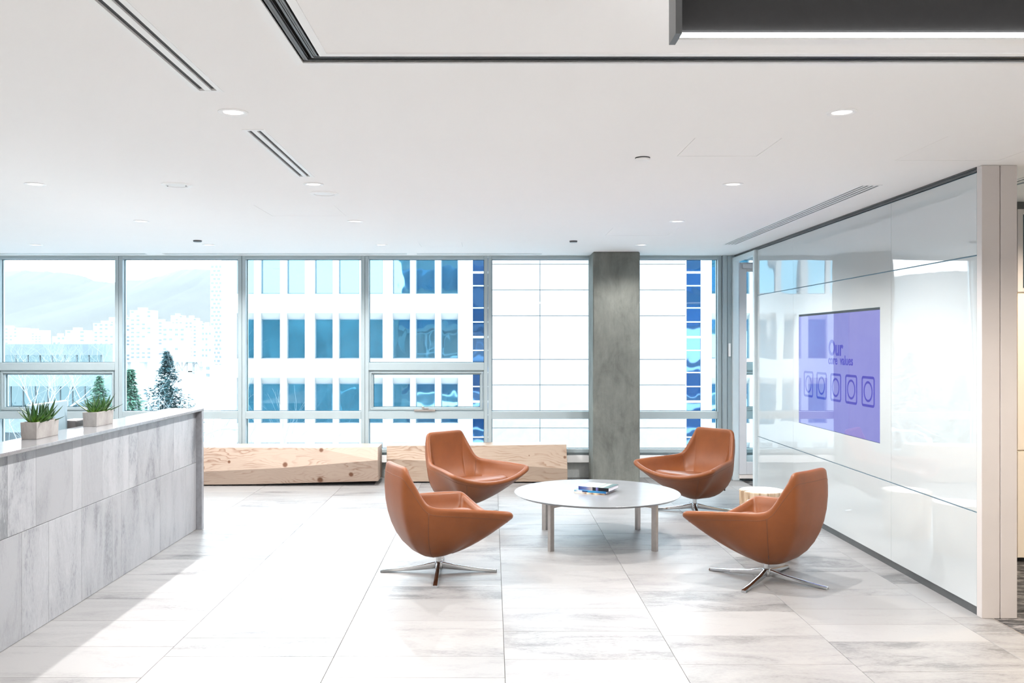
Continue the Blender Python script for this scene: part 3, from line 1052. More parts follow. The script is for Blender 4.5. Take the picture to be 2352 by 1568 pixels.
b1 = dict(TL=(-3.50, 10.27, 0.447), B=(-2.04, 10.25, 0.443), TR=(-1.317, 10.27, 0.45), ML=(-3.50, 10.23, 0.164), M=(-2.407, 10.205, 0.219), MR=(-1.312, 10.21, 0.307), BL=(-3.50, 10.275, 0.012), A=(-2.734, 10.275, 0.020), BR=(-1.32, 10.31, 0.052))
bench('timber_bench', 'solid faceted pine beam bench with knots beside the reception desk', b1, None, 10.65, 0.45,
      wood_mat('knotty_pine', [(-0.93, -0.0 + 0.215, 0.022), (-0.62, 0.285, 0.014), (0.03, 0.255, 0.024), (0.78, 0.135, 0.022), (0.42, 0.02 + 0.05, 0.028), (0.44, 0.42, 0.02), (-1.0, 0.02, 0.018)]), None)
b2 = dict(TL=(-1.2435, 10.49, 0.44), B=(-0.1, 10.47, 0.445), TR=(0.879, 10.475, 0.457), ML=(-1.24, 10.45, 0.29), M=(-0.2, 10.44, 0.245), MR=(0.887, 10.435, 0.176), BL=(-1.235, 10.49, 0.018), A=(-0.3, 10.49, 0.018), BR=(0.892, 10.48, 0.016))
bench('timber_bench', 'solid pale beam bench with shakes left of the concrete column', b2, None, 10.785, 0.45,
      wood_mat('pale_fir', [(-0.93, 0.165, 0.018), (1.04, 0.31, 0.014), (0.62, 0.33, 0.006)], (0.46, 0.355, 0.275), (0.23, 0.12, 0.07), 26.0), None)

# ------------------------------------------------------------------ stumps
def stump(x, y, r, h, label, cracks, seed):
    q = random.Random(seed)
    t = thing('stump_table', label, 'side table', (x, y, 0))
    n = 120
    prof = []
    for i in range(n):
        a = 2 * PI * i / n
        rr_ = r * (1 + 0.012 * math.sin(2 * a + 1) + 0.008 * math.sin(5 * a + seed))
        for ca, cw, cd in cracks:
            d_ = (a - ca + PI) % (2 * PI) - PI
            if abs(d_) < cw:
                rr_ *= 1 - cd * (1 - abs(d_) / cw)
        prof.append((a, rr_))
    m = MB()
    levels = [(0.0, 0.93), (0.06, 0.95), (0.15, 0.965), (h * 0.7, 0.985), (h - 0.006, 1.0), (h, 0.985)]
    for z, s in levels:
        for a, rr_ in prof:
            m.v.append((rr_ * s * math.cos(a), rr_ * s * math.sin(a), z))
    for l in range(len(levels) - 1):
        for i in range(n):
            i2 = (i + 1) % n
            m.f.append((l * n + i, l * n + i2, (l + 1) * n + i2, (l + 1) * n + i))
    m.build('trunk', stump_side, t)
    mt = MB()
    zt = h + 0.0004
    mt.v = [(rr_ * 0.985 * math.cos(a), rr_ * 0.985 * math.sin(a), h) for a, rr_ in prof] + [(rr_ * 0.45 * math.cos(a), rr_ * 0.45 * math.sin(a), h) for a, rr_ in prof] + [(0, 0, h)]
    # outline cut by cracks; inner ring kept inside the cracks
    inner = []
    for i in range(n):
        i2 = (i + 1) % n
        mt.f.append((i, i2, n + i2, n + i))
        mt.f.append((n + i, n + i2, 2 * n))
    mt.build('top', stump_top, t)
    return t
def stump_mats():
    t = NT('stump_sapwood')
    c0 = t.noise(t.coords((14, 14, 1.2)), 1.6, 5, 0.6, 0.5)
    c = t.ramp(c0, [(0.34, (0.20, 0.11, 0.06)), (0.46, (0.50, 0.37, 0.25)), (0.65, (0.68, 0.56, 0.44))])
    b = t.bsdf(Base__Color=c, Roughness=0.6)
    t.t.links.new(t.bump(c0, 0.3, 0.01), b.inputs['Normal'])
    u = NT('stump_end_grain')
    sx = u.n('SeparateXYZ', Vector=u.n('TexCoord').outputs['Object'])
    rr_ = u.math('SQRT', u.math('ADD', u.math('MULTIPLY', sx.outputs[0], sx.outputs[0]), u.math('MULTIPLY', sx.outputs[1], sx.outputs[1])))
    wv = u.math('FRACT', u.math('ADD', u.math('MULTIPLY', rr_, 60.0), u.math('MULTIPLY', u.noise(u.coords(), 6.0, 3), 2.0)))
    c = u.ramp(wv, [(0.0, (0.74, 0.68, 0.60)), (0.8, (0.70, 0.62, 0.53)), (1.0, (0.60, 0.50, 0.40))])
    u.bsdf(Base__Color=c, Roughness=0.45)
    return t.m, u.m
stump_side, stump_top = stump_mats()
stump(2.315, 7.62, 0.187, 0.392, 'pale tree stump side table with split rim between the right chairs', [(R(178), 0.10, 0.35), (R(196), 0.12, 0.45), (R(150), 0.05, 0.62), (R(-8), 0.07, 0.30), (R(250), 0.03, 0.12)], 4)
stump(2.20, 6.98, 0.195, 0.40, 'second tree stump side table hidden behind the front right chair', [(R(60), 0.08, 0.4), (R(210), 0.05, 0.5)], 9)

# ------------------------------------------------------------------ coffee table
TCX, TCY, TZ, TR_ = 0.88, 7.46, 0.402, 0.692
t = thing('coffee_table', 'large round low table with grey top and steel legs between the chairs', 'table', (TCX, TCY, 0))
MB().lathe([(0, TZ - 0.018), (TR_ - 0.02, TZ - 0.018), (TR_, TZ - 0.004), (TR_, TZ - 0.001), (TR_ - 0.002, TZ), (0, TZ)], 128).build('tabletop', M['table_top'], t, smooth=True, angle=25)
def bar45(a):
    """one leg with its half of the cross beam"""
    ca, sa = math.cos(a), math.sin(a)
    def w(l, s, z):
        return (l * ca - s * sa, l * sa + s * ca, z)
    m = MB()
    hw2 = 0.014
    ro = 0.605
    prof = [(0.035, TZ - 0.019), (ro, TZ - 0.019), (ro, 0.0), (ro - 0.045, 0.0), (ro - 0.045, TZ - 0.062), (0.035, TZ - 0.062)]
    m.v = [w(l, -hw2, z) for l, z in prof] + [w(l, hw2, z) for l, z in prof]
    k = len(prof)
    m.f = [tuple(range(k))[::-1], tuple(range(k, 2 * k))] + [(i, (i + 1) % k, k + (i + 1) % k, k + i) for i in range(k)]
    return m
for i in range(4):
    bar45(PI / 4 + i * PI / 2).build('leg', M['steel'], t)
MB().cbox(-0.06, 0.06, -0.06, 0.06, TZ - 0.055, TZ - 0.0185, 0.003).build('hub', M['steel'], t)

# books on the table
def book_cover(name, spine_stops, top_stops, axis=0, vert=False):
    tt = NT(name)
    sx = tt.n('SeparateXYZ', Vector=tt.n('TexCoord').outputs['Object'])
    nz = tt.noise(tt.coords((2, 14, 4)), 9.0, 3)
    f = tt.n('MapRange', Value=sx.outputs[0], From__Min=-0.14, From__Max=0.14).outputs[0]
    f2 = tt.math('ADD', f, tt.math('MULTIPLY', tt.math('SUBTRACT', nz, 0.5), 0.12))
    top = tt.ramp(f2, top_stops)
    spn = tt.ramp(tt.math('ADD', f, tt.math('MULTIPLY', tt.math('SUBTRACT', nz, 0.5), 0.02)), spine_stops)
    geo = tt.n('SeparateXYZ', Vector=tt.n('NewGeometry').outputs['Normal'])
    c = tt.mix(tt.math('GREATER_THAN', geo.outputs[2], 0.6), spn, top)
    tt.bsdf(Base__Color=c, Roughness=0.3)
    return tt.m
paper = plain('page_paper', (0.80, 0.77, 0.82), 0.8, var=0.08, scale=300)
def book(x, y, z, L, W, T, rz, label, cover):
    t = thing('book', label, 'book', (x, y, z), rz, 'books on the round table')
    c = 0.0015
    m = MB()
    m.box(-L / 2, L / 2, -W / 2, W / 2, 0, c).box(-L / 2, L / 2, -W / 2, W / 2, T - c, T).box(-L / 2, L / 2, -W / 2, -W / 2 + c, c, T - c)
    m.build('cover', cover, t)
    MB().box(-L / 2 + 0.003, L / 2 - 0.003, -W / 2 + c, W / 2 - 0.004, c, T - c).build('pages', paper, t)
RB = R(-28)
book(0.862, 7.465, TZ, 0.272, 0.25, 0.011, RB, 'thin book with brown and cream patterned spine at bottom of stack', book_cover('patterned_cover', [(0.0, (0.6, 0.55, 0.5)), (0.25, (0.75, 0.68, 0.6)), (0.4, (0.25, 0.13, 0.06)), (0.45, (0.8, 0.7, 0.55)), (0.6, (0.2, 0.1, 0.05)), (0.7, (0.75, 0.6, 0.4)), (0.85, (0.15, 0.08, 0.05)), (1.0, (0.3, 0.2, 0.1))], [(0, (0.7, 0.7, 0.7)), (1, (0.5, 0.45, 0.4))]))
book(0.868, 7.468, TZ + 0.011, 0.278, 0.25, 0.013, RB + 0.02, 'thin blue book in the middle of the stack', book_cover('blue_cover', [(0.0, (0.05, 0.25, 0.35)), (0.12, (0.55, 0.5, 0.55)), (0.24, (0.5, 0.5, 0.55)), (0.26, (0.01, 0.04, 0.12)), (0.40, (0.01, 0.05, 0.15)), (0.45, (0.02, 0.22, 0.42)), (0.8, (0.01, 0.13, 0.32)), (1.0, (0.01, 0.09, 0.25))], [(0, (0.1, 0.3, 0.5)), (1, (0.02, 0.15, 0.35))]))
book(0.898, 7.478, TZ + 0.024, 0.268, 0.235, 0.029, RB - 0.01, 'thick navy and black book with landscape cover on top of the stack', book_cover('landscape_cover', [(0.0, (0.02, 0.03, 0.16)), (0.25, (0.10, 0.14, 0.30)), (0.46, (0.42, 0.34, 0.30)), (0.48, (0.008, 0.008, 0.01)), (0.57, (0.01, 0.01, 0.015)), (0.59, (0.18, 0.18, 0.42)), (0.65, (0.06, 0.05, 0.14)), (0.67, (0.006, 0.007, 0.01)), (1.0, (0.004, 0.006, 0.01))], [(0.0, (0.35, 0.50, 0.75)), (0.30, (0.62, 0.70, 0.74)), (0.45, (0.22, 0.30, 0.30)), (0.55, (0.65, 0.60, 0.50)), (0.62, (0.16, 0.24, 0.24)), (0.75, (0.5, 0.5, 0.45)), (0.82, (0.09, 0.16, 0.17)), (1.0, (0.07, 0.13, 0.14))]))

# ------------------------------------------------------------------ lounge chairs
def bez(p0, p1, p2, p3, t_):
    u = 1 - t_
    return p0 * u ** 3 + p1 * 3 * u * u * t_ + p2 * 3 * u * t_ * t_ + p3 * t_ ** 3
def chair_shell():
    # rim loop, half (left side y>0), from back centre to front centre: (x fwd, y left, z)
    half = [(-0.340, 0.0, 0.783), (-0.337, 0.12, 0.784), (-0.334, 0.195, 0.784), (-0.330, 0.224, 0.779), (-0.322, 0.236, 0.760), (-0.282, 0.256, 0.688),
            (-0.234, 0.284, 0.592), (-0.208, 0.300, 0.545), (-0.180, 0.317, 0.518), (-0.13, 0.336, 0.508), (0.0, 0.378, 0.496), (0.18, 0.436, 0.479), (0.305, 0.474, 0.466),
            (0.346, 0.482, 0.458), (0.372, 0.468, 0.447), (0.390, 0.425, 0.432), (0.406, 0.33, 0.403), (0.416, 0.22, 0.378), (0.420, 0.11, 0.364), (0.421, 0.0, 0.360)]
    pts = [Vector(p) for p in half]
    # resample by chord length
    loop = pts + [Vector((p.x, -p.y, p.z)) for p in pts[-2:0:-1]]
    N = 144
    def resample(lp, N):
        L = [0]
        for i in range(len(lp)):
            L.append(L[-1] + (lp[(i + 1) % len(lp)] - lp[i]).length)
        res = []
        j = 0
        for k in range(N):
            s = L[-1] * k / N
            while L[j + 1] < s:
                j += 1
            u = (s - L[j]) / (L[j + 1] - L[j])
            # catmull-rom
            n_ = len(lp)
            p0, p1, p2, p3 = lp[(j - 1) % n_], lp[j % n_], lp[(j + 1) % n_], lp[(j + 2) % n_]
            v = 0.5 * ((2 * p1) + (p2 - p0) * u + (2 * p0 - 5 * p1 + 4 * p2 - p3) * u * u + (3 * p1 - p0 - 3 * p2 + p3) * u ** 3)
            res.append(v.lerp(p1.lerp(p2, u), 0.45))
        return res
    rim = resample(loop, N)
    def smoothloop(l, it):
        for _ in range(it):
            l = [(l[i - 1] + l[i] * 2 + l[(i + 1) % len(l)]) / 4 for i in range(len(l))]
        return l
    rim = smoothloop(rim, 3)
    SEAT = Vector((0.06, 0, 0.30))
    outer, inner = [], []
    for p in rim:
        # k: 1 at the back, 0 at front and arm tips
        kx = min(1, max(0, (0.36 - p.x) / 0.58))
        k = kx * kx * (3 - 2 * kx)
        a = math.atan2(p.y, p.x)
        B = Vector((0.055 * math.cos(a) - 0.015 * k, 0.055 * math.sin(a), 0.126))
        hz = p.z - B.z
        c1b = Vector((p.x * 1.13, p.y * 1.08, p.z - 0.42 * hz))
        c2b = Vector((p.x * 0.92, p.y * 0.80, B.z + 0.03 * hz))
        c1f = p.lerp(B, 0.33) + Vector((0, 0, -0.035))
        c2f = p.lerp(B, 0.68) + Vector((0, 0, -0.045))
        c1, c2 = c1f.lerp(c1b, k), c2f.lerp(c2b, k)
        outer.append([bez(p, c1, c2, B, s) for s in (0.0, 0.03, 0.07, 0.12, 0.2, 0.3, 0.4, 0.5, 0.6, 0.7, 0.8, 0.9, 1.0)])
    # rim roll: inward direction
    cen = Vector((0.03, 0, 0.45))
    N_ = len(rim)
    nrm = []
    for i in range(N_):
        tg = (rim[(i + 2) % N_] - rim[i - 2]).normalized()
        d_ = (outer[i][2] - outer[i][0]).normalized()
        inn = tg.cross(d_)
        to = SEAT - rim[i]
        if inn.dot(to) < 0:
            inn = -inn
        nrm.append(inn.normalized())
    nrm = smoothloop(nrm, 6)
    TH = 0.044
    rings = []
    # from base upward on the outside
    for lvl in range(12, -1, -1):
        rings.append([outer[i][lvl] for i in range(N_)])
    # soft edge
    def roll(fr, up_):
        return [rim[i] + nrm[i].normalized() * TH * fr + (outer[i][0] - outer[i][1]).normalized() * up_ for i in range(N_)]
    rings.append(roll(0.08, 0.008)); rings.append(roll(0.28, 0.015)); rings.append(roll(0.55, 0.016)); rings.append(roll(0.82, 0.009)); rings.append(roll(0.98, -0.004))
    q0 = roll(1.06, -0.022)
    rings.append(q0)
    for s in (0.12, 0.24, 0.36, 0.5, 0.64, 0.78, 0.9):
        ring = []
        for i in range(N_):
            Q = q0[i]
            c1 = Vector((Q.x * 0.97, Q.y * 0.93, Q.z + (SEAT.z - Q.z) * 0.72))
            c2 = Vector((SEAT.x + (Q.x - SEAT.x) * 0.66, Q.y * 0.70, SEAT.z + 0.004))
            ring.append(bez(Q, c1, c2, SEAT, s))
        rings.append(ring)
    m = MB()
    for r_ in rings:
        m.v += [tuple(v) for v in r_]
    for l in range(len(rings) - 1):
        for i in range(N_):
            i2 = (i + 1) % N_
            m.f.append((l * N_ + i, l * N_ + i2, (l + 1) * N_ + i2, (l + 1) * N_ + i))
    m.f.append(tuple(range(N_))[::-1])
    m.f.append(tuple((len(rings) - 1) * N_ + i for i in range(N_)))
    # seams
    seams = MB()
    def near(px, py):
        return min(range(N_), key=lambda i: (rim[i].x - px) ** 2 + (rim[i].y - py) ** 2)
    for px, py in ((-0.185, 0.314), (-0.185, -0.314), (0.40, 0.36), (0.40, -0.36)):
        i = near(px, py)
        out_ = (rim[i] - Vector((0, 0, rim[i].z))).normalized()
        pth = [v + out_ * 0.0003 for v in outer[i][2:12]]
        seams.tube(pth, 0.0022, 6)
    # welt below the rim
    wl = [outer[i][2] for i in range(N_)]
    seams2 = MB().tube(wl + [wl[0]], 0.0016, 6, cap=False)
    seams.add(seams2.v, seams2.f)
    # inner corner seams
    for sgn in (1, -1):
        i = near(-0.185, sgn * 0.314)
        pth = [Vector(rings[l][i]) for l in range(17, 24)]
        seams.tube(pth, 0.0018, 6)
    ti = near(-0.185, 0.314)
    return m, seams, outer[ti][8]
def cushion():
    m = MB()
    n, lv = 64, []
    def outline(a, s):
        x, y = math.cos(a), math.sin(a)
        e = 3.0
        r_ = (abs(x) ** e + abs(y) ** e) ** (-1 / e)
        X = x * r_
        Y = y * r_
        wid = 0.262 + 0.068 * X
        return (0.088 + 0.272 * X * s, wid * Y * s)
    spec = [(1.0, 0.300), (1.01, 0.33), (1.0, 0.358), (0.96, 0.376), (0.88, 0.387), (0.7, 0.393), (0.4, 0.394), (0.12, 0.393)]
    for s, z in spec:
        for k in range(n):
            a = 2 * PI * k / n
            x, y = outline(a, s)
            f = min(1, max(0, (x + 0.18) / 0.5))
            zz = z - 0.028 * (1 - f) + 0.016 * f * f + (0.045 * max(0, abs(y) - 0.16) / 0.16 * max(0, f - 0.4) if s > 0.6 else 0)
            m.v.append((x, y, zz))
    for l in range(len(spec) - 1):
        for k in range(n):
            k2 = (k + 1) % n
            m.f.append((l * n + k, l * n + k2, (l + 1) * n + k2, (l + 1) * n + k))
    m.f.append(tuple(range(n))[::-1])
    m.f.append(tuple((len(spec) - 1) * n + k for k in range(n)))
    return m
def leg_mesh():
    m = MB()
    secs = []
    for x, w, zb, zt in ((0.018, 0.016, 0.030, 0.078), (0.05, 0.0165, 0.027, 0.072), (0.12, 0.017, 0.020, 0.055), (0.30, 0.0175, 0.008, 0.031), (0.412, 0.018, 0.0, 0.020), (0.42, 0.016, 0.0, 0.016)):
        ch = (zt - zb) * 0.25
        secs.append([(x, -w * 0.75, zb), (x, w * 0.75, zb), (x, w, zb + ch), (x, w * 0.8, zt - ch * 0.4), (x, w * 0.35, zt), (x, -w * 0.35, zt), (x, -w * 0.8, zt - ch * 0.4), (x, -w, zb + ch)])
    for s in secs:
        m.v += s
    k = 8
    for l in range(len(secs) - 1):
        for i in range(k):
            i2 = (i + 1) % k
            m.f.append((l * k + i, l * k + i2, (l + 1) * k + i2, (l + 1) * k + i))
    m.f.append(tuple(range(k))[::-1])
    m.f.append(tuple((len(secs) - 1) * k + i for i in range(k)))
    me = m.mesh('leg', smooth=True, angle=35)
    me.materials.append(M['chrome'])
    return me
def make_chair():
    t = thing('lounge_chair', '', 'chair')
    shm, sem, tagp = chair_shell()
    shm.build('shell', M['leather'], t, smooth=True)
    sem.build('seam', M['seam'], t, smooth=True)
    cushion().build('seat_cushion', M['leather'], t, smooth=True)
    MB().lathe([(0.0, 0.06), (0.021, 0.06), (0.021, 0.127), (0, 0.127)], 24).build('column', M['chrome'], t, smooth=True, angle=40)
    MB().lathe([(0.0, 0.026), (0.030, 0.026), (0.034, 0.034), (0.030, 0.074), (0.026, 0.080), (0, 0.080)], 28).build('hub', M['chrome'], t, smooth=True, angle=40)
    lm = leg_mesh()
    for i in range(4):
        link('leg', lm, t).rotation_euler = (0, 0, i * PI / 2)
    tg = MB().cbox(-0.006, 0.006, -0.0015, 0.0015, -0.011, 0.011, 0.0005).build('care_tag', M['slot_dark'], t)
    tg.location = (tagp.x - 0.003, tagp.y + 0.004, tagp.z)
    tg.rotation_euler = (0, 0, R(120))
    return t
proto = make_chair()
pk = kids(proto)
CHAIRS = [
    (-0.384, 6.405, 23.4, -23.4, 'tan leather swivel chair turned away at front left of the round table'),
    (1.917, 6.202, 132.6, 9.9, 'tan leather swivel chair turned away at front right of the round table'),
    (-0.241, 8.407, -46.7, 1.7, 'tan leather swivel chair facing the camera in front of the pale bench'),
    (1.995, 8.740, 219.7, 43.3, 'tan leather swivel chair facing the camera right of the concrete column'),
]
for i, (x, y, th, rel, lb) in enumerate(CHAIRS):
    c = proto if i == 0 else dup(proto, children=pk)
    c.location = (x, y, 0)
    c.rotation_euler = (0, 0, R(th))
    c['label'] = lb
    c['group'] = 'lounge chairs round the table'
    n_ = 0
    for k in kids(c):
        if k.name.startswith('leg'):
            k.rotation_euler = (0, 0, R(rel) + n_ * PI / 2)
            n_ += 1

# ------------------------------------------------------------------ outside: ground, own facade
GZ = -14.0
struct(MB().box(-4000, 4000, 11.3, 6000, GZ - 1, GZ).build('ground', M['ground']), 'streets below the windows')
m = MB()
for z in (CEIL + 0.75, CEIL + 4.3, CEIL + 7.9, -3.4, -7.0, -10.6):
    m.box(-9, 30, 10.95, 11.05, z, z + 2.2)
fg = m.build('facade_glazing', M['pane_strip'])
struct(fg)
m = MB()
for z in (CEIL + 0.3, CEIL + 2.95, CEIL + 6.5, CEIL + 10.1, -0.75, -1.2 - 3.0, -8.0, -11.6, -14):
    m.box(-9, 30, 10.98, 11.15, z, z + (0.45 if z > 0 else 0.7))
fb = m.build('facade_spandrel', M['low_fascia'])
struct(fb)
struct(MB().box(-9, 30, -3.2, 10.95, CEIL + 0.43, CEIL + 11).build('facade_upper_floors', M['low_fascia']))

struct(MB().box(-40, -9.2, -6, 10.5, GZ, 5.2).build('unseen_reflection_block', M['reflection_block']))  # unseen block, added so middle windows opposite reflect something dark

# ------------------------------------------------------------------ white office building across the street
FY = 50.0
fs = 2040 / FY
def fx(px):
    return (px - 1130) / fs
def fz(py):
    return CAMZ - (py - 789) / fs
BL_ = fx(508)
bld = thing('office_building', 'large white precast office building across the street with tinted windows', 'building', (0, FY, GZ))
cols = [(544, 583), (599, 643), (659, 700), (723, 764), (778, 825), (838, 879), (902, 942), (955, 999), (1013, 1052)]
cols2 = [(1635, 1676), (1686, 1722), (1740, 1780), (1800, 1840), (1856, 1896)]
rowsz = [0.81 + 3.64 * k for k in range(-3, 3)]
WH, HEADH, RV = 2.23, 0.33, 0.30
ztop = rowsz[-1] + WH + 2.0
h1, h2 = [], []
for cs, hs in ((cols, h1), (cols2, h2)):
    for a, b in cs:
        for z in rowsz:
            hs.append((fx(a), fx(b), z - GZ, z + WH + HEADH - GZ))
MB().plate(BL_, fx(1083), 0, ztop - GZ, 0, RV, h1, 'XZ').build('wall', M['facade'], bld)
MB().plate(fx(1613), fx(1930), 0, ztop - GZ, 0, RV, h2, 'XZ').build('wall', M['facade'], bld)
MB().box(BL_, fx(1083), RV + 0.05, 18, 0, ztop - GZ).build('body', M['facade'], bld)
MB().box(fx(1083), fx(1930), RV + 0.05, 18, 0, ztop - GZ - 0.1).build('body', M['facade'], bld)
for cs in (cols, cols2):
    for a, b in cs:
        for z in rowsz:
            x0, x1 = fx(a), fx(b)
            zz = z - GZ
            m = MB()
            # sloped head, then a thin frame
            m.add([(x0 - 0.0, 0.0, zz + WH + HEADH), (x1 + 0.0, 0.0, zz + WH + HEADH), (x1, RV - 0.06, zz + WH), (x0, RV - 0.06, zz + WH)], [(0, 1, 2, 3)])
            m.add([(x0, RV - 0.06, zz + WH), (x1, RV - 0.06, zz + WH), (x1, RV, zz + WH), (x0, RV, zz + WH)], [(0, 1, 2, 3)])
            w = m.build('window', M['facade'], bld)
            MB().box(x0 + 0.04, x1 - 0.04, RV - 0.05, RV - 0.03, zz + 0.05, zz + WH - 0.05).build('pane', M['pane_far'], w)
            e = 0.045
            m = MB().box(x0, x0 + e, RV - 0.08, RV, zz, zz + WH).box(x1 - e, x1, RV - 0.08, RV, zz, zz + WH).box(x0 + e, x1 - e, RV - 0.08, RV, zz, zz + e).box(x0 + e, x1 - e, RV - 0.08, RV, zz + WH - e, zz + WH)
            m.build('frame', M['pane_frame'], w)
# blank precast panels
px_ = [1130, 1240, 1352, 1464, 1575]
zj = [CAMZ + 9, 6.11, 4.66, 3.21, 0.76, -0.68, -3.1, -4.55, -7.0, -8.45, -10.9, GZ]
for a, b in zip(px_[:-1], px_[1:]):
    for z1, z0 in zip(zj[:-1], zj[1:]):
        MB().cbox(fx(a) + 0.012, fx(b) - 0.012, -0.08, RV, z0 - GZ + 0.012, z1 - GZ - 0.012, 0.02).build('panel', M['facade_panel'], bld)
MB().box(fx(1130), fx(1575), 0.0, RV + 0.04, 0, ztop - GZ - 0.2).build('joint_backing', M['facade_joint'], bld)
# dark curtain strips with transoms
def strip(a, b):
    x0, x1 = fx(a), fx(b)
    fr = MB()
    zs = []
    z = -10.9
    pat = [1.25, 0.75, 0.85, 0.79]
    i = 0
    while z < ztop:
        zs.append(z)
        z += pat[i % 4]
        i += 1
    for z0, z1 in zip(zs[:-1], zs[1:]):
        MB().box(x0, x1, 0.12, 0.16, z0 - GZ + 0.03, z1 - GZ - 0.03).build('pane', M['pane_strip'], bld)
    for j, z in enumerate(zs):
        h = 0.06 if j % 4 == 2 else 0.03
        fr.box(x0, x1, 0.06, 0.12, z - GZ - h, z - GZ + h)
    fr.box(x0 - 0.05, x0 + 0.02, 0.02, 0.2, 3, ztop - GZ).box(x1 - 0.04, x1 + 0.04, 0.02, 0.2, 3, ztop - GZ)
    fr.build('strip_frame', M['pale_metal'], bld)
strip(1085, 1129)
strip(1576, 1612)

# ------------------------------------------------------------------ low office block at left
LY = 120.0
ls = 2040 / LY
lx = lambda p: (p - 1130) / ls
lz = lambda p: CAMZ - (p - 789) / ls
t = thing('low_office_block', 'low grey office block with ribbon windows seen beyond the bare trees', 'building', (lx(0), LY, GZ))
ox = lx(0)
x0, x1 = lx(-500) - ox, lx(248) - ox
Z = lambda p: lz(p) - GZ
MB().box(x0, x1 - 1.5, 1.0, 5, 0, Z(793)).build('body', M['low_fascia'], t)
MB().box(x0, x1, -0.6, 1.0, Z(815), Z(790)).build('fascia', M['low_fascia'], t)
MB().box(x0, x1 + 1.0, -3.5, 1.0, Z(884), Z(843)).build('fascia', M['low_fascia'], t)
MB().box(x0, x1 + 1.5, -4.5, 1.0, Z(985), Z(934)).build('fascia', M['low_fascia'], t)
nx = 26
for i in range(nx):
    a = x0 + (x1 - 1.0 - x0) * i / nx
    b = x0 + (x1 - 1.0 - x0) * (i + 1) / nx
    MB().box(a + 0.06, b - 0.06, 0.2, 0.3, Z(843), Z(815)).build('pane', M['low_glass'], t)
    MB().box(a + 0.06, b - 0.06, -1.0, -0.9, Z(934), Z(884)).build('pane', M['low_glass'], t)
m = MB()
for i in range(nx + 1):
    a = x0 + (x1 - 1.0 - x0) * i / nx
    m.box(a - 0.06, a + 0.06, 0.1, 0.35, Z(843), Z(815)).box(a - 0.06, a + 0.06, -1.1, -0.8, Z(934), Z(884))
m.build('mullions', M['low_fascia'], t)

# ------------------------------------------------------------------ skyline blocks
def tower(px0, px1, pytop, Y, label, rows_, cols_, name='tower_block'):
    s = 2040 / Y
    x0, x1, zt = (px0 - 1130) / s, (px1 - 1130) / s, CAMZ - (pytop - 789) / s
    t = thing(name, label, 'building', ((x0 + x1) / 2, Y, GZ))
    w = (x1 - x0) / 2
    H = zt - GZ
    MB().box(-w, w, 0, w * 1.6, 0, H).build('body', M['city'], t)
    MB().box(-w * 0.4, w * 0.3, w * 0.3, w, H, H + 2.2).build('plant_room', M['city'], t)
    m = MB()
    fh = H / rows_
    for r_ in range(rows_):
        for c in range(cols_):
            if rnd.random() < 0.35:
                continue
            a = -w + 2 * w * (c + 0.25) / cols_
            b = -w + 2 * w * (c + 0.75) / cols_
            m.box(a, b, -0.15, 0.1, r_ * fh + fh * 0.35, r_ * fh + fh * 0.75)
    m.build('windows', M['city_win'], t)
SK = [(-30, 40, 752, 900), (40, 95, 758, 1100), (150, 196, 758, 700), (196, 236, 768, 820), (214, 262, 742, 760), (250, 300, 728, 800), (298, 348, 712, 700), (350, 386, 738, 900), (372, 425, 752, 620), (392, 420, 724, 1000),
      (424, 452, 730, 800), (446, 470, 742, 900), (462, 486, 748, 540), (120, 150, 772, 650), (455, 500, 838, 330)]
ORD = 'first second third fourth fifth sixth seventh eighth ninth tenth eleventh twelfth thirteenth fourteenth fifteenth sixteenth'.split()
for i, (a, b, tp, Y) in enumerate(SK):
    H = CAMZ - (tp - 789) * Y / 2040 - GZ
    tower(a, b, tp, Y, 'hazy white tower block, %s from the left along the distant skyline' % ORD[sorted(SK).index((a, b, tp, Y))], max(3, int(H / 3.2)), max(3, int((b - a) * Y / 2040 / 4)))
# slim tower with staggered dark openings
Y = 640
s = 2040 / Y
x0, x1, zt = (483 - 1130) / s, (530 - 1130) / s, CAMZ + (789 - 606) / s
t = thing('patterned_tower', 'slim white tower with rows of staggered dark openings', 'building', (x0, Y, GZ))
H = zt - GZ
MB().box(0, x1 - x0, 0, 14, 0, H).build('body', M['city'], t)
m = MB()
for r_ in range(26):
    z = H - 2 - r_ * 2.95
    for c in range(5):
        a = 0.6 + c * 3.0 + (1.5 if r_ % 2 else 0)
        m.box(a, a + 1.7, -0.2, 0.1, z - 0.7, z + 0.7)
m.build('openings', M['city_win'], t)

# truss bridge
Y = 210
s = 2040 / Y
t = thing('truss_bridge', 'steel truss bridge deck between the conifers and the skyline', 'bridge', ((360 - 1130) / s, Y, GZ))
bx = lambda p: (p - 360) / s
bz = lambda p: CAMZ - (p - 789) / s - GZ
MB().box(bx(270), bx(470), -1.5, 1.5, bz(831), bz(828)).build('deck', M['bridge'], t)
MB().box(bx(380), bx(470), -1.0, 1.0, bz(854), bz(851.5)).build('bottom_chord', M['city'], t)
for k in range(8):
    p = 385 + k * 11
    MB().tube([(bx(p), 0, bz(852)), (bx(p), 0, bz(830))], 0.12, 5).build('post', M['city'], t)
    MB().tube([(bx(p), 0, bz(852 if k % 2 else 830)), (bx(p + 11), 0, bz(830 if k % 2 else 852))], 0.12, 5).build('diagonal', M['city'], t)
for p in (292, 330, 440):
    MB().box(bx(p) - 0.5, bx(p) + 0.5, -1, 1, 0, bz(831)).build('pier', M['city'], t)

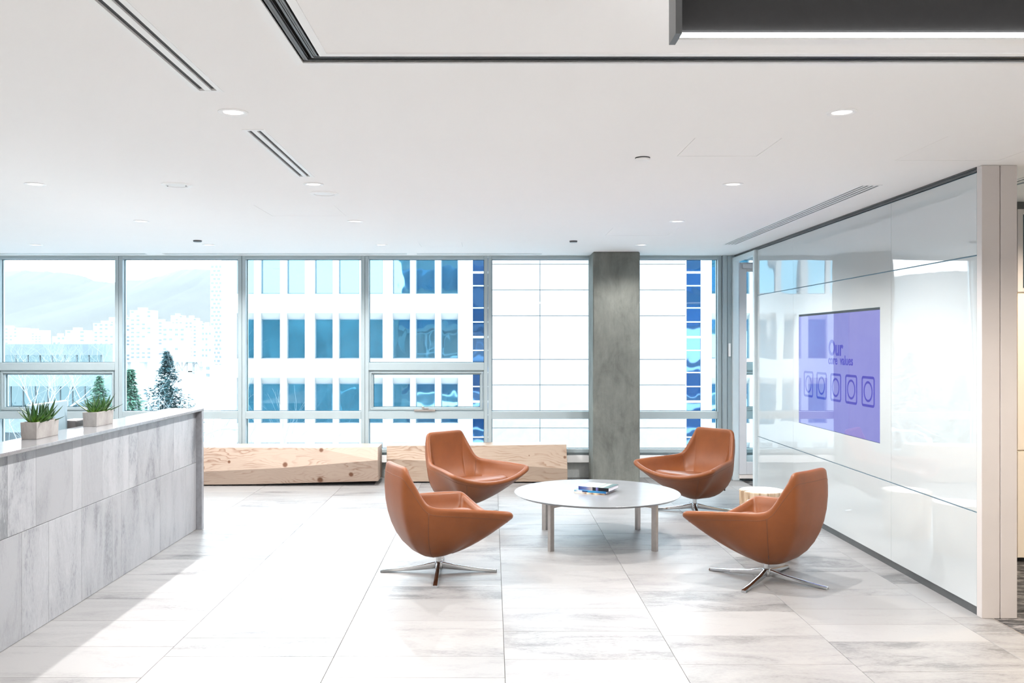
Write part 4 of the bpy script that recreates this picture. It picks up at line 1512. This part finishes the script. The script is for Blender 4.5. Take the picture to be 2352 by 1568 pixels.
# mountains
def ridge(name, pts, Y, depth, label, jag):
    q = random.Random(5)
    s = 2040 / Y
    m = MB()
    xs = []
    for (a, ya), (b, yb) in zip(pts[:-1], pts[1:]):
        k = max(2, int(abs(b - a) / 12))
        for i in range(k):
            u = i / k
            xs.append((a + (b - a) * u, ya + (yb - ya) * u + q.uniform(-jag, jag)))
    xs.append(pts[-1])
    lv = 6
    for i, (px, py) in enumerate(xs):
        x = (px - 1130) / s
        zt = CAMZ - (py - 789) / s
        for l in range(lv):
            f = l / (lv - 1)
            m.v.append((x, Y - depth * f + q.uniform(-1, 1) * depth * 0.01 * (0 < l < lv - 1), zt + (GZ - zt) * f ** 0.8 + (q.uniform(-1, 1) * 3 if 0 < l < lv - 1 else 0)))
    for i in range(len(xs) - 1):
        for l in range(lv - 1):
            m.f.append((i * lv + l, i * lv + l + 1, (i + 1) * lv + l + 1, (i + 1) * lv + l))
    # back face so that the ridge is a solid body
    n0 = len(m.v)
    for px, py in xs:
        m.v.append(((px - 1130) / s, Y + depth * 0.8, GZ))
    for i in range(len(xs) - 1):
        m.f.append((i * lv, (i + 1) * lv, n0 + i + 1, n0 + i))
    struct(m.build(name, M['mountain'], smooth=True), label)
ridge('mountain_range', [(-900, 700), (-500, 650), (-200, 640), (0, 624), (45, 621), (95, 622), (150, 627), (180, 630), (215, 643), (255, 650), (300, 644), (345, 640), (395, 625), (420, 618), (450, 617), (480, 620), (560, 625), (700, 660), (900, 700)], 3600, 1500, 'hazy forested mountain range behind the city', 1.5)

# ------------------------------------------------------------------ trees outside
def bare_tree(x, y, h, label, seed, spread=0.55, levels=6, r0=0.16):
    q = random.Random(seed)
    t = thing('bare_tree', label, 'tree', (x, y, GZ))
    trunk, br = MB(), MB()
    def grow(p, d_, L, r_, lev):
        n = 3
        pts, rs = [p], [r_]
        for i in range(n):
            d2 = (d_ + Vector((q.uniform(-1, 1), q.uniform(-1, 1), q.uniform(-0.3, 0.6))) * 0.18).normalized()
            d_ = d2
            p = p + d_ * L / n
            pts.append(p)
            rs.append(r_ * (1 - 0.32 * (i + 1) / n))
        (trunk if lev == 0 else br).tube(pts, rs, 5 if lev < 2 else 4 if lev < 3 else 3, cap=False)
        if lev < levels:
            nb = q.choice([3, 4]) if lev < 3 else q.choice([2, 3])
            for b in range(nb):
                f = q.uniform(0.45, 1.0) if b else 1.0
                bp = pts[max(1, min(n, int(round(f * n))))]
                ax = Vector((q.uniform(-1, 1), q.uniform(-1, 1), q.uniform(-0.1, 0.5))).normalized()
                nd = (d_ * (1 - spread) + ax * spread + Vector((0, 0, 0.10))).normalized()
                grow(bp, nd, L * q.uniform(0.58, 0.82), rs[-1] * q.uniform(0.6, 0.82), lev + 1)
    grow(Vector((0, 0, 0)), Vector((0, 0, 1)), h * 0.42, r0, 0)
    trunk.build('trunk', M['bark'], t)
    br.build('branches', M['bark'], t)
bare_tree(-20.5, 37, 15.5, 'pale bare tree with dense twigs left of the near planter', 11, r0=0.15)
bare_tree(-14.6, 29.5, 15.0, 'pale bare tree with dense twigs behind the near planter', 12, r0=0.14)
bare_tree(-50.0, 98, 15.0, 'slender bare tree in front of low office block', 15, r0=0.2)
bare_tree(-12.6, 39.5, 14.6, 'sparse bare tree beside corner of the white building', 13, 0.45, 5, r0=0.13)
bare_tree(-8.4, 27, 11.5, 'small bare tree below the corner of white building', 14, 0.5, 5, r0=0.09)

def conifer(x, y, h, r, label, mat, seed, droop=0.35, dens=1.0):
    q = random.Random(seed)
    t = thing('conifer', label, 'tree', (x, y, GZ))
    MB().tube([(0, 0, 0), (0, 0, h * 0.55), (0, 0, h * 0.98)], [0.22, 0.13, 0.02], 7).build('trunk', M['bark'], t)
    m = MB()
    z = h
    while z > h * 0.12:
        f = (h - z) / h
        rr_ = r * min(1, f * 1.05) ** 0.85 + 0.05
        nb = int(5 + 8 * f * dens)
        for b in range(nb):
            az = q.uniform(0, 2 * PI)
            L = rr_ * q.uniform(0.65, 1.12)
            steps = max(3, int(L / 0.28))
            for i in range(steps):
                s = (i + 0.6) / steps
                px, py = L * s * math.cos(az), L * s * math.sin(az)
                pz = z - droop * L * s + 0.10 * L * s * s
                wd = 0.34 * (1.1 - s * 0.6)
                for k in range(7):
                    a2 = az + q.uniform(-1.3, 1.3)
                    dx, dy = math.cos(a2), math.sin(a2)
                    l2 = wd * q.uniform(0.7, 1.3)
                    c = Vector((px + q.uniform(-0.1, 0.1), py + q.uniform(-0.1, 0.1), pz + q.uniform(-0.2, 0.2)))
                    sd = Vector((-dy, dx, q.uniform(-0.5, 0.5))) * 0.085
                    m.add([c - sd, c + sd, c + Vector((dx, dy, q.uniform(-0.5, 0.25))) * l2], [(0, 1, 2)])
        z -= 0.16
    m.build('foliage', mat, t)
cs = 2040 / 60
conifer((384 - 1130) / cs, 60, CAMZ - (812 - 789) / cs - GZ, 6.0, 'dark blue-green spruce with open layered branches', M['needle'], 5, 0.30, 0.8)
cs = 2040 / 43
conifer((298 - 1130) / cs, 43, CAMZ - (856 - 789) / cs - GZ, 3.8, 'bright green cedar right of the window mullion', M['needle_light'], 6, 0.5, 1.5)
cs = 2040 / 72
conifer((228 - 1130) / cs, 72, CAMZ - (868 - 789) / cs - GZ, 6.0, 'bright green cedar behind the far planter', M['needle_light'], 7, 0.5, 1.5)

# street lamp
ss = 2040 / 35
t = thing('street_lamp', 'pale blue street lamp beyond the end of the counter', 'street lamp', (-11.5, 35, GZ))
MB().tube([(0, 0, 0), (0, 0, 12.0)], [0.11, 0.08], 10).build('pole', M['lamp_post'], t)
MB().tube([(0, 0, 11.6), (0.25, 0, 12.1), (0.8, 0, 12.3), (1.2, 0, 12.32)], 0.05, 8).build('arm', M['lamp_post'], t)
MB().lathe([(0, -0.1), (0.14, -0.06), (0.17, 0.0), (0.10, 0.07), (0, 0.09)], 16, (1.35, 0, 12.32)).build('head', M['lamp_post'], t, smooth=True)

# haze over the city
def haze():
    tt = NT('city_haze')
    v = tt.n('VolumeScatter', Color=(0.95, 0.98, 1.0, 1), Density=0.000028, Anisotropy=0.0)
    tt.t.links.new(v.outputs[0], tt.out.inputs['Volume'])
    o = MB().box(-3500, 2500, 150, 5500, GZ + 0.5, 620).build('haze', tt.m)
    o['kind'] = 'structure'
    o['label'] = 'pale haze hanging over the distant city'
haze()
